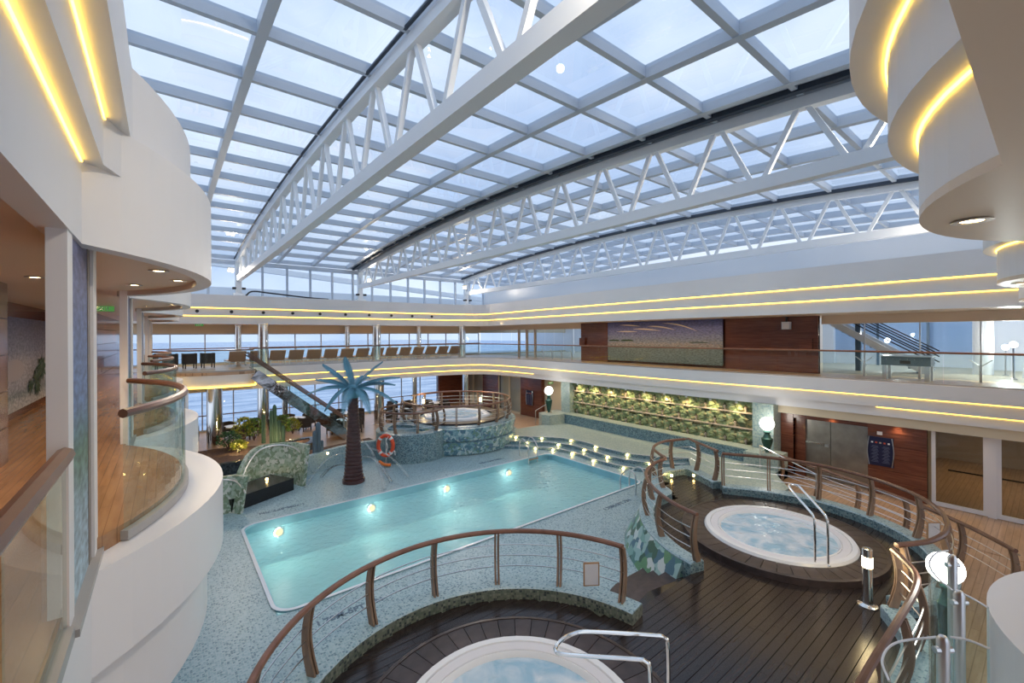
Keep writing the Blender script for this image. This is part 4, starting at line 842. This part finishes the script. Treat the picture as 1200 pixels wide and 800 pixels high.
# chrome columns
for x, y, r, z0, z1, lab in ((4.65, 29.9, .3, 4.2, 6.75, 'upper chrome column left of the stair rail'), (11.65, 29.9, .3, 4.2, 6.75, 'upper chrome column above the palm'), (18.7, 29.9, .3, 4.2, 6.75, 'upper chrome column at the far right corner'),
        (2.05, 27.8, .36, 0, 3.45, 'thick lower chrome column under the stair landing'), (4.65, 30.0, .33, 0, 2.96, 'lower chrome column behind the planter'), (11.3, 28.6, .33, 0, 2.96, 'lower chrome column right of the palm'), (18.9, 29.6, .3, 0, 2.96, 'lower chrome column behind the far whirlpool'),
        (3.7, 32.9, .2, 4.2, 6.75, 'slim chrome column at the second sea window'), (10.6, 32.9, .2, 4.2, 6.75, 'slim chrome column at the middle upper sea windows'), (16.4, 32.9, .2, 4.2, 6.75, 'slim chrome column at the right upper sea windows'), (6.4, 32.9, .2, 0, 2.96, 'slim lower column left at the sea windows'), (16.0, 32.9, .2, 0, 2.96, 'slim lower column right at the sea windows')):
    o = B().lathe([(r*1.12, 0), (r*1.12, .06), (r, .08), (r, z1-z0-.08), (r*1.12, z1-z0-.06), (r*1.12, z1-z0)], n=24).obj('chrome_column', 'chrome'); o.location = (x, y, z0); tag(o, lab, 'column', 'chrome columns')

# ================================================================== LOUNGERS, TABLES AND CHAIRS
def make_lounger():
    t = thing('sun_lounger', '', 'sun lounger', group='sun loungers on the far upper deck')
    B().box(-.44, .44, -1.3, .1, .28, .34).obj('seat', 'lounger_tan', t)
    b = B(); b.add([(-.44, .1, .30), (.44, .1, .30), (.44, .50, .92), (-.44, .50, .92), (-.44, .14, .26), (.44, .14, .26), (.44, .54, .88), (-.44, .54, .88)], [(0,1,2,3),(7,6,5,4),(0,4,5,1),(1,5,6,2),(2,6,7,3),(3,7,4,0)]); b.obj('backrest', 'lounger_tan', t)
    for x in (-.42, .42):
        B().bar((x, -1.3, .28), (x, .65, .28), .05).obj('side_rail', 'steel', t)
        for y in (-1.1, .4): B().bar((x, y, 0), (x, y, .28), .05).obj('leg', 'steel', t)
    return t
ORD = ['first', 'second', 'third', 'fourth', 'fifth', 'sixth', 'seventh', 'eighth', 'ninth', 'tenth', 'eleventh', 'twelfth', 'thirteenth', 'fourteenth', 'fifteenth', 'sixteenth', 'seventeenth']
lo = None
for k in range(15):
    x = 3.1+1.08*k; loc = (x+.3, 31.1, 4.2); rz = math.radians(184)
    lab = 'tan sun lounger on the far upper deck, %s from the left' % ORD[k]
    if lo is None: lo = make_lounger(); lo.location = loc; lo.rotation_euler = (0,0,rz); lo['label'] = lab
    else: dup(lo, loc, rz, lab)
def make_chair():
    t = thing('wicker_chair', '', 'chair', group='dark wicker chairs')
    B().box(-.28, .28, -.28, .28, .36, .45).obj('seat', 'wicker', t)
    B().sweep(V2(cr([(-.3, -.28, 0), (-.3, .15, 0), (-.18, .3, 0), (.18, .3, 0), (.3, .15, 0), (.3, -.28, 0)], 4)), [(-.025, .25), (.025, .25), (.025, .85), (-.025, .85)]).obj('backrest', 'wicker', t)
    for x in (-.25, .25):
        for y in (-.25, .25): B().box(x-.025, x+.025, y-.025, y+.025, 0, .36).obj('leg', 'wicker', t)
    return t
ch0 = make_chair(); used = [0]
def chair(loc, rz, label):
    if not used[0]: used[0] = 1; ch0.location = loc; ch0.rotation_euler = (0,0,rz); ch0['label'] = label; return ch0
    return dup(ch0, loc, rz, label)
def table(loc, label, r=.55):
    t = thing('round_table', label, 'table', loc, 0, 'round white tables'); B().lathe([(0, .70), (r, .70), (r, .74), (0, .742)], n=24).obj('top', 'table_white', t); B().lathe([(.05, .03), (.05, .70)], n=10).obj('stem', 'steel', t); B().lathe([(0, 0), (.28, 0), (.28, .025), (.05, .04)], n=18).obj('foot', 'black', t); return t
TB = [(-.3, 27.6, 'left behind the white gallery ledge'), (.3, 30.6, 'between the gallery and the thick chrome column'), (3.2, 30.2, 'just right of the thick chrome column'), (6.6, 30.6, 'behind the planter left of the stair'), (8.9, 28.0, 'under the mirrored staircase'), (9.8, 30.4, 'behind the palm trunk'), (13.2, 29.3, 'right of the palm beside the chrome column'), (14.2, 31.6, 'behind the far whirlpool by the windows'), (16.6, 30.4, 'behind the right part of the far whirlpool')]
for x, y, w in TB:
    table((x, y, 0), 'round white table '+w)
    for a, side in ((20, 'right-hand'), (110, 'window-side'), (200, 'left-hand'), (290, 'pool-side')):
        r = .92; ax = math.radians(a); chair((x+r*math.cos(ax), y+r*math.sin(ax), 0), ax-PI/2, side+' dark wicker chair at the table '+w)
for k in range(4): chair((-.6+.85*k, 30.6, 4.2), math.radians(190), 'dark chair behind the stair landing on the far upper deck, %s from the left' % ORD[k])

# ================================================================== FAR WHIRLPOOL PODIUM
pdm = thing('far_podium', 'round mosaic podium of the far whirlpool with leaf relief front', 'podium', kind='structure')
B().lathe([(3.15, 0), (3.15, 1.38), (3.0, 1.42), (0, 1.42)], (C3[0], C3[1], 0), 48).obj('podium_body', 'mosaic_dark', pdm)
B().lathe([(2.05, 1.42), (2.05, 1.5), (2.75, 1.5), (2.75, 1.42)], (C3[0], C3[1], 0), 40).obj('wood_ring', 'ring_wood', pdm)
for z0, z1 in ((.05, .68), (.72, 1.36)): B().lathe([(3.16, z1), (3.34, z1-.02), (3.22, z0), (3.16, z0)], (C3[0], C3[1], 0), 40, math.radians(205), math.radians(345)).obj('leaf_band', 'leaf_mosaic_blue', pdm)
B().lathe([(1.75, 0), (1.75, 1.32), (1.65, 1.36), (1.2, 1.36), (1.2, 1.2), (0, 1.2)], (9.75, 20.35, 0), 40).obj('entry_drum', 'mosaic_dark', pdm)
wood_rail('wood_railing', 'wood railing round the far whirlpool podium', arc(C3, 3.0, 150, 480, 60), 1.42, 1.0, 16, side=-1); wood_rail('wood_railing', 'wood railing of the entry drum left of the far whirlpool', arc((9.75, 20.35), 1.55, 60, 330, 36), 1.36, .95, 8, side=-1)
lr = thing('life_ring', 'orange red life ring with white rope on the pool deck', 'life ring', (7.95, 19.35, 0), math.radians(-38))
b = B(); b.tube([(.34*math.cos(2*PI*k/28), 0, .92+.46*math.sin(2*PI*k/28)) for k in range(28)], .085, 10, True); rg_ = b.obj('ring', 'orange_red', lr)
for k in range(4): a = PI/4+PI/2*k; B().tube([((.34+.0)*math.cos(a+d), 0, .92+.46*math.sin(a+d)) for d in (-.12, 0, .12)], .09, 10).obj('white_band', 'lifering_white', rg_)
B().tube(cr([(.15, -.1, 1.35), (.05, -.1, 1.15), (.12, -.1, .9), (.05, -.1, .6), (.2, -.1, .5), (.42, -.1, .7), (.46, -.1, .5)], 5), .018, 6).obj('rope', 'lifering_white', rg_); B().tube([(0, .05, 0), (0, .05, 1.3)], .03, 8).obj('stand', 'steel', lr); B().tube(cr([(-.25, -.2, .25), (0, -.25, .12), (.3, -.25, .1)], 4), .07, 8).obj('float', 'orange', lr)

# ================================================================== PALM FOUNTAIN
pm_ = thing('metal_palm', 'tall metal palm tree fountain with teal fronds beside the pool', 'palm tree', (6.04, 18.05, 0))
b = B(); prof = [(0, 0), (.44, 0), (.44, .14)]; H = 3.45; N = 22
for k in range(N):
    z = .14+(H-.14)*k/N; dz = (H-.14)/N; r = .40-.20*(k/N)**.7; prof += [(r*.90, z), (r*1.0, z+dz*.75), (r*.98, z+dz*.98)]
b.lathe(prof+[(0, H)], n=20); b.obj('trunk', 'trunk_brown', pm_); B().lathe([(.1, 3.35), (.26, 3.5), (.3, 3.75), (.2, 3.95), (0, 4.0)], n=16).obj('crown', 'teal_metal', pm_)
def frond(tip, up, name='frond'):
    tip = Vector(tip); base = Vector((0, 0, 3.8)); mid = (base+tip)/2+Vector((0, 0, up)); b = B(); M = 34; pts = []
    for k in range(M+1): t = k/M; pts.append(base*(1-t)**2+mid*2*t*(1-t)+tip*t*t)
    b.tube(pts, [.03*(1-.7*k/M) for k in range(M+1)], 5)
    for k in range(1, M+1):
        t = k/M; d = (pts[k]-pts[k-1]).normalized(); sd = d.cross(Vector((0,0,1)))
        sd = sd.normalized() if sd.length > .05 else Vector((1,0,0)); w = .34*math.sin(PI*min(1, .08+t*.92))**.6*(1-.35*t)+.03; nrm = sd.cross(d).normalized()
        for s in (-1, 1):
            p = pts[k]; q = p+sd*s*w*.85+d*w*.75-Vector((0,0,1))*w*.45; h = d*.022; m = (p+q)/2+nrm*.03
            b.add([p-h, p+h, q, m-h*1.2, m+h*1.2], [(0,3,2),(3,4,2),(0,1,4,3)])
    return b.obj(name, 'teal_metal', pm_)
R_ = lambda x, back, z: (rgt.x*x+fwd.x*back, rgt.y*x+fwd.y*back, z)
for x, bk, z, up in ((-1.75, -.2, 3.65, .45), (-.85, -.7, 3.05, .7), (-1.35, .3, 4.8, .25), (-.40, .2, 5.1, .2), (1.15, .2, 4.9, .25), (1.85, .2, 4.25, .35), (1.85, -.3, 3.25, .6), (.95, -.8, 2.95, .75), (-1.55, .1, 4.2, .3), (1.55, .6, 3.9, .4), (.1, 1.6, 4.1, .6), (-.9, 1.5, 3.6, .5), (.05, -1.2, 3.0, .8)): frond(R_(x, bk, z), up)
for a, z, L in ((-30, 1.75, 1.5), (15, 1.3, 1.9), (200, 1.2, 1.5), (160, .6, 1.4), (-5, 1.05, 1.3)):
    d = rgt*math.cos(math.radians(a))+fwd*math.sin(math.radians(a)); p = d*.3+Vector((0,0,z))
    B().tube([p+d*L*t+Vector((0,0,.35*t-(z+.35)*t*t)) for t in [k/10 for k in range(11)]], [.010+.05*k/10 for k in range(11)], 6).obj('water_jet', 'water_jet', pm_)

# ================================================================== PLANTERS, BRIDGE
wl2 = V2(cr([(4.1, 19.6), (5.2, 20.35), (6.4, 20.9), (7.6, 21.1), (8.3, 21.0)], 6))
cw = B().sweep(wl2, [(0, 0), (.25, 0), (.25, .8), (0, .8)]).obj('planter_wall', 'mosaic_pool'); struct(cw, 'low mosaic wall behind the palm holding a cactus bed', 'wall')
sb_ = B().prism(offset(wl2, .25)+[(8.3, 22.4), (4.6, 21.6)], .3, .68).obj('cactus_bed', 'soil'); tag(sb_, 'narrow soil bed behind the low mosaic wall', 'soil', kind='stuff')
pb = V2(cr([(-.6, 22.6), (1.2, 22.3), (3.0, 22.5), (4.8, 23.1), (6.1, 24.2), (6.2, 25.4), (4.6, 25.2)], 6))
pr = thing('planter', 'long curved planter bed with black marble rim', 'planter', (0, 0, 0)); B().sweep(pb, [(0, 0), (.3, 0), (.3, .52), (0, .52)]).obj('marble_rim', 'marble_black', pr); B().prism(offset(pb, .28)+[(2, 26), (-.6, 25.6)], 0, .45).obj('soil', 'soil', pr)
def shrub(loc, r, h, mat, label):
    t = thing('shrub', label, 'shrub', loc, 0, 'shrubs in the planter'); b = B(); random.seed(int(loc[0]*100+loc[1]*7))
    for k in range(420):
        a = random.random()*2*PI; e = math.asin(random.random()*1.7-.7 if random.random() < .85 else .9); q = r*(.55+.45*random.random()); p = Vector((q*math.cos(a)*math.cos(e), q*math.sin(a)*math.cos(e), h*.58+h*.45*math.sin(e)))
        d = Vector((random.uniform(-1, 1), random.uniform(-1, 1), random.uniform(-.3, 1))).normalized(); s = d.cross(Vector((0,0,1))).normalized(); L = .16; w = .05
        b.add([p, p+d*L*.5+s*w, p+d*L, p+d*L*.5-s*w], [(0,1,2,3)])
    f = b.obj('foliage', mat, t); f['kind'] = 'stuff'
    for k in range(4): a = k*1.6; B().tube([(0, 0, 0), (.4*r*math.cos(a), .4*r*math.sin(a), h*.6)], .025, 5).obj('stem', 'trunk_brown', t)
for (u, v, r, h, m, lab) in ((268, 527, .55, .8, 'leaf_dark', 'dark feathery shrub in the planter by the thick chrome column'), (285, 518, .5, 1.2, 'leaf_yellow', 'yellow green shrub in the middle of the planter'), (298, 516, .6, 1.1, 'leaf_green', 'green shrub right of the yellow shrub in the planter'), (330, 512, .6, 1.1, 'leaf_green', 'green shrub behind the tall cacti'), (343, 508, .45, .8, 'leaf_yellow', 'small yellow green shrub at the right end of the planter'), (280, 530, .35, .5, 'leaf_yellow', 'low yellow plant at the front of the planter')):
    p = at(u, v, .45); shrub(p, r, h, m, lab)
def cactus(loc, h, r, label, mat='cactus', arms=()):
    t = thing('column_cactus', label, 'cactus', loc, 0, 'column cacti'); b = B(); n = 16; vs = []
    prof = [(1, 0), (1, .9), (.8, .96), (.4, .99), (.05, 1)]
    for q, z in prof:
        for k in range(n): a = 2*PI*k/n; rr = r*q*(1 if k % 2 else .78); vs.append((rr*math.cos(a), rr*math.sin(a), z*h))
    b.add(vs, [(i*n+k, i*n+(k+1) % n, i*n+n+(k+1) % n, i*n+n+k) for i in range(4) for k in range(n)]); b.obj('stem', mat, t)
    for dx, dy, z, L in arms: B().tube(cr([(0, 0, z), (dx*.8, dy*.8, z+.02), (dx, dy, z+.2), (dx, dy, z+L)], 4), r*.7, 8).obj('arm', mat, t)
for (u, v, z, h, r, lab, mt) in ((309, 519, .45, 1.5, .1, 'dark column cactus left of the tall pair in the planter', 'cactus'), (318, 520, .45, 1.75, .09, 'tall left cactus of the pair in the planter', 'cactus'), (322, 519, .45, 2.0, .1, 'tallest cactus in the planter', 'cactus'), (327, 521, .45, 1.25, .1, 'shorter cactus right of the tallest one', 'cactus'), (332, 521, .45, 1.0, .09, 'shortest cactus at the right of the planter group', 'cactus'),
        (373, 532, .68, 1.45, .11, 'tall grey cactus behind the low mosaic wall', 'blue_grey'), (369, 533, .68, 1.1, .09, 'middle grey cactus behind the low mosaic wall', 'blue_grey'), (377, 531, .68, .6, .08, 'short grey cactus behind the low mosaic wall', 'blue_grey'), (411, 520, .68, 1.5, .13, 'green cactus behind the palm trunk', 'cactus')):
    p = at(u, v, z); cactus(p, h, r, lab, mt)
p = at(384, 532, .78); step_light((p[0], p[1], .82), 'bright lamp on the low mosaic wall left of the palm', 'wall lamps')
br = thing('foot_bridge', 'small dark bridge between two leaf mosaic parapets at the pool edge', 'bridge', (0, 0, 0))
B().prism([(1.2, 18.5), (1.75, 17.5), (3.9, 18.6), (3.3, 19.75)], .25, .45).obj('bridge_deck', 'deck_dark', br); B().sweep([(1.75, 17.5), (3.9, 18.6)], [(-.02, .0), (.04, .0), (.04, .47), (-.02, .47)]).obj('bridge_edge', 'black_stone', br)
def parapet(pts, hs, par):
    P = V2(cr(pts, 8)); n = len(P); b = B(); vs = []; off = offset(P, .14)
    for i in range(n):
        f_ = i/(n-1); h = hs[0]+hs[1]*(1-(1-min(1, f_*2.6))**2); a = P[i]; c = off[i]; lean = Vector((c[0]-a[0], c[1]-a[1]))*1.6
        vs += [(a[0], a[1], 0), (a[0]+lean.x, a[1]+lean.y, h), (c[0]+lean.x, c[1]+lean.y, h), (c[0], c[1], 0)]
    fs = [(0,1,2,3), tuple(4*(n-1)+k for k in (3,2,1,0))]
    for i in range(n-1):
        for k in range(4): j = (k+1) % 4; fs.append((i*4+k, i*4+4+k, i*4+4+j, i*4+j))
    b.add(vs, fs); b.obj('leaf_parapet', 'leaf_camo', par); m = [(vs[4*i+1][0]-.06*0, vs[4*i+1][1]-.08, vs[4*i+1][2]*(.55+.42*math.sin(PI*i/(n-1)))) for i in range(n)]; B().tube(m, .03, 6).obj('arched_rail', 'steel', par)
parapet([(4.25, 18.75), (3.9, 19.55), (3.0, 19.75), (2.2, 19.1)][::-1], (.35, 1.25), br); parapet([(1.95, 17.2), (1.65, 17.55), (1.2, 17.3), (.9, 16.7)][::-1], (.3, .9), br)
for p, w in (((2.25, 18.55, .5), 'left'), ((3.05, 19.0, .5), 'right')): step_light(p, w+' bright lamp on the small dark bridge', 'bridge lamps')

# ================================================================== NEAR STAIR GLASS (lower right corner)
sg = thing('stair_balustrade', 'curved frameless glass stair balustrade with steel posts at the lower right', 'railing', (0, 0, 0))
B().box(2.3, 5.0, -.32, .72, 2.85, 3.0).obj('stair_landing_slab', 'white_ledge', sg)
for u, v in ((1105, 745), (1124, 692), (1116, 650)):
    x, y, z = at(u, v, 4.42); r = .027
    B().lathe([(r, 0), (r, z-3.02), (r*.6, z-3.0), (0, z-2.998)], (x, y, 3.0), 12).obj('post', 'steel', sg)
    for d in (-1, 1): B().tube([(x, y, z-.07), (x+.045*d*rgt.x, y+.045*d*rgt.y, z-.07)], .017, 8).obj('glass_clamp', 'steel', sg)
def gpanel(px, z0=3.05, z1=4.36): B().sweep(V2(cr([at(u, v, z1) for u, v in px], 8)), [(-.005, z0), (.005, z0), (.005, z1), (-.005, z1)]).obj('curved_pane', 'glass_rail', sg); B().tube([(p.x, p.y, z1) for p in cr([at(u, v, z1) for u, v in px], 8)], .006, 6).obj('polished_edge', 'table_white', sg)
gpanel([(1042, 798), (1034, 772), (1050, 753), (1097, 746)]); gpanel([(1113, 746), (1135, 750), (1160, 760)]); gpanel([(1117, 692), (1098, 676), (1089, 660), (1097, 648), (1111, 645)]); gpanel([(1130, 696), (1145, 704), (1158, 712)])

# ================================================================== DOWNLIGHTS
dl_r = B().lathe([(.055, 0), (.095, -.004), (.10, -.012), (.06, -.012)], n=14).mesh('trim_ring', 'steel'); dl_l = B().lathe([(0, -.006), (.058, -.006)], n=14).mesh('lens', 'lamp_warm')
def downlight(loc, label, group, power=0, scale=1.):
    t = thing('downlight', label, 'lamp', loc, 0, group); t.scale = (scale,)*3; inst(dl_r, 'trim_ring', t); inst(dl_l, 'lens', t)
    if power: lamp('downlight_beam', 'SPOT', (0, 0, -.05), power, (1, .74, .45), t, .06, 2.4)
for k in range(4):
    for j, (dx, dy) in enumerate(((-.05, 6.6), (.15, 7.6), (-.35, 8.6))): downlight((dx, dy+5.8*k, 6.78), '%s round downlight over the %s left balcony' % (('near', 'middle', 'rear')[j], ('nearest', 'second', 'third', 'farthest')[k]), 'downlights of the left balconies', 28)
for k, y in enumerate((1.5, 4.8, 8.2, 11.5, 15, 18.5, 22, 25.5)): downlight((-1.3, y, 6.78), 'round downlight along the left gallery corridor, %s from the camera' % ORD[k], 'downlights of the left corridor', 60)
downlight((3.95, .33, 6.70), 'large round downlight in the near right ceiling bulge', 'near ceiling downlights', 10)
downlight((9.7, .33, 6.70), 'round downlight in the second near ceiling bulge', 'near ceiling downlights', 10)
for k in range(12): downlight((20.0, 1.2+2.3*k, 6.75), 'small downlight in the right upper deck ceiling, %s from the right' % ORD[k], 'downlights of the right upper deck', 60)
for k in range(10): downlight((21.9, 10.9+.78*k, 6.75), 'small spotlight over the sea mural, %s from the right' % ORD[k], 'mural spotlights', 11)
for k in range(11): downlight((.2+1.9*k, 31.6, 6.75), 'small downlight over the far loungers, %s from the left' % ORD[k], 'downlights of the far upper deck', 60)
for k in range(9): downlight((.5+2.2*k, 31, 2.955), 'small downlight over the lower tables, %s from the left' % ORD[k], 'downlights of the lower deck', 50)
for k, (x, y) in enumerate(((20.62, 3.6), (20.66, 5.6), (20.62, 2.0), (20.4, 21.4), (20.4, 24.5), (20.3, 27.5))): downlight((x, y, 2.62 if y < 7 else 2.955), 'small downlight over '+('the dark rules board', 'the steel doors', 'the glass doors', 'the far recess', 'the far menu board', 'the far glass doors')[k], 'downlights of the lower right doors', 9)
for k in range(12): o = B().lathe([(0, -.03), (.09, -.03), (.09, .02), (0, .02)], n=12).obj('air_nozzle', 'black'); o.location = (-.2+1.62*k, 29.86, 7.42); o.rotation_euler = (PI/2, 0, 0); tag(o, 'round black nozzle in the far cornice, %s from the left' % ORD[k], 'nozzle', 'nozzles of the far cornice')

# ================================================================== FLOODLIGHTS at the truss ends, near row added as fill
def flood(loc, aim, label, power):
    d = Vector(aim)-Vector(loc); t = thing('floodlight', label, 'lamp', loc, 0, 'floodlights at the truss ends'); q = d.to_track_quat('-Z', 'Y').to_euler()
    h = B().box(-.16, .16, -.12, .12, -.02, .14).obj('housing', 'steel', t); h.rotation_euler = q
    g = B().box(-.14, .14, -.10, .10, -.03, -.021).obj('lens', 'lamp_bollard', t); g.rotation_euler = q
    l_ = lamp('flood_beam', 'SPOT', d.normalized()*.08, power, (1, .86, .68), t, .2, 2.5, q)
for x, w in ((3.1, 'first'), (11.5, 'middle'), (19.5, 'right')):
    flood((x, 30.7, 9.95), (x*.5+4, 12, 0), 'warm floodlight at the far foot of the %s truss' % w, 480); flood((x, 1.3, 9.95), (x*.5+4, 15, 0), 'added warm fill floodlight at the near end of the %s truss' % w, 480)  # the near-end floods are added to brighten the pool hall

# fill lamps added behind the glass doors, garden spots in the planter
for k, (x, y) in enumerate(((23.2, .6), (25.8, 1.8))): downlight((x, y, 2.955), ('front', 'rear')[k]+' added fill downlight in the room behind the glass doors', 'fill downlights added behind the glass doors', 70)
for k, (u, v) in enumerate(((279, 529), (310, 527), (340, 517))):
    p = at(u, v, .47); t = thing('garden_spot', ('left', 'middle', 'right')[k]+' small warm spotlight among the planter shrubs', 'lamp', (p[0], p[1], .45), 0, 'garden spotlights in the planter'); B().lathe([(0, 0), (.05, 0), (.06, .12), (.045, .13)], n=10).obj('housing', 'black', t); B().lathe([(0, .12), (.045, .12)], n=10).obj('lens', 'lamp_warm', t); lamp('garden_beam', 'POINT', (0, 0, .3), 40, (1, .72, .38), t, .08)

# outdoor lamps and stacked white frames beyond the right glass wall
for k, (x, y, z) in enumerate(((28.5, 5.35, 5.6), (27.5, 1.35, 5.35), (25.6, 1.05, 5.5), (28.5, 22.6, 5.3))):
    t = thing('outdoor_lamp', ('lamp post behind the outdoor stair', 'low white lamp on the outdoor deck', 'warm lamp at the right outdoor screen', 'lamp on the far outdoor deck')[k], 'lamp', (x, y, 4.15), 0, 'lamps on the outdoor deck')
    B().lathe([(0, 0), (.1, 0), (.1, .03), (.03, .05), (.03, z-4.25)], n=10).obj('pole', 'steel', t); B().lathe([(.12*math.sin(PI*j/8), z-4.15-.12*math.cos(PI*j/8)) for j in range(9)], n=12).obj('globe', 'lamp_globe', t); lamp('outdoor_light', 'POINT', (0, 0, z-3.9), 120, (1, .9, .75), t, .1)
for k in range(2):
    t = thing('white_frame_rack', ('left', 'right')[k]+' white tubular rack on the outdoor deck', 'rack', (26.8, .55-.75*k, 4.15), 0, 'white racks on the outdoor deck')
    for y in (-.3, .3): B().bar((-.4, y, 0), (0, y*.5, 1.5), .05).obj('upright', 'lifering_white', t); B().bar((.4, y, 0), (0, y*.5, 1.5), .05).obj('upright', 'lifering_white', t)
    for z in (.35, .7, 1.05): B().bar((-.4+.27*z, -.3+.1*z, z), (-.4+.27*z, .3-.1*z, z), .05).obj('rung', 'lifering_white', t)
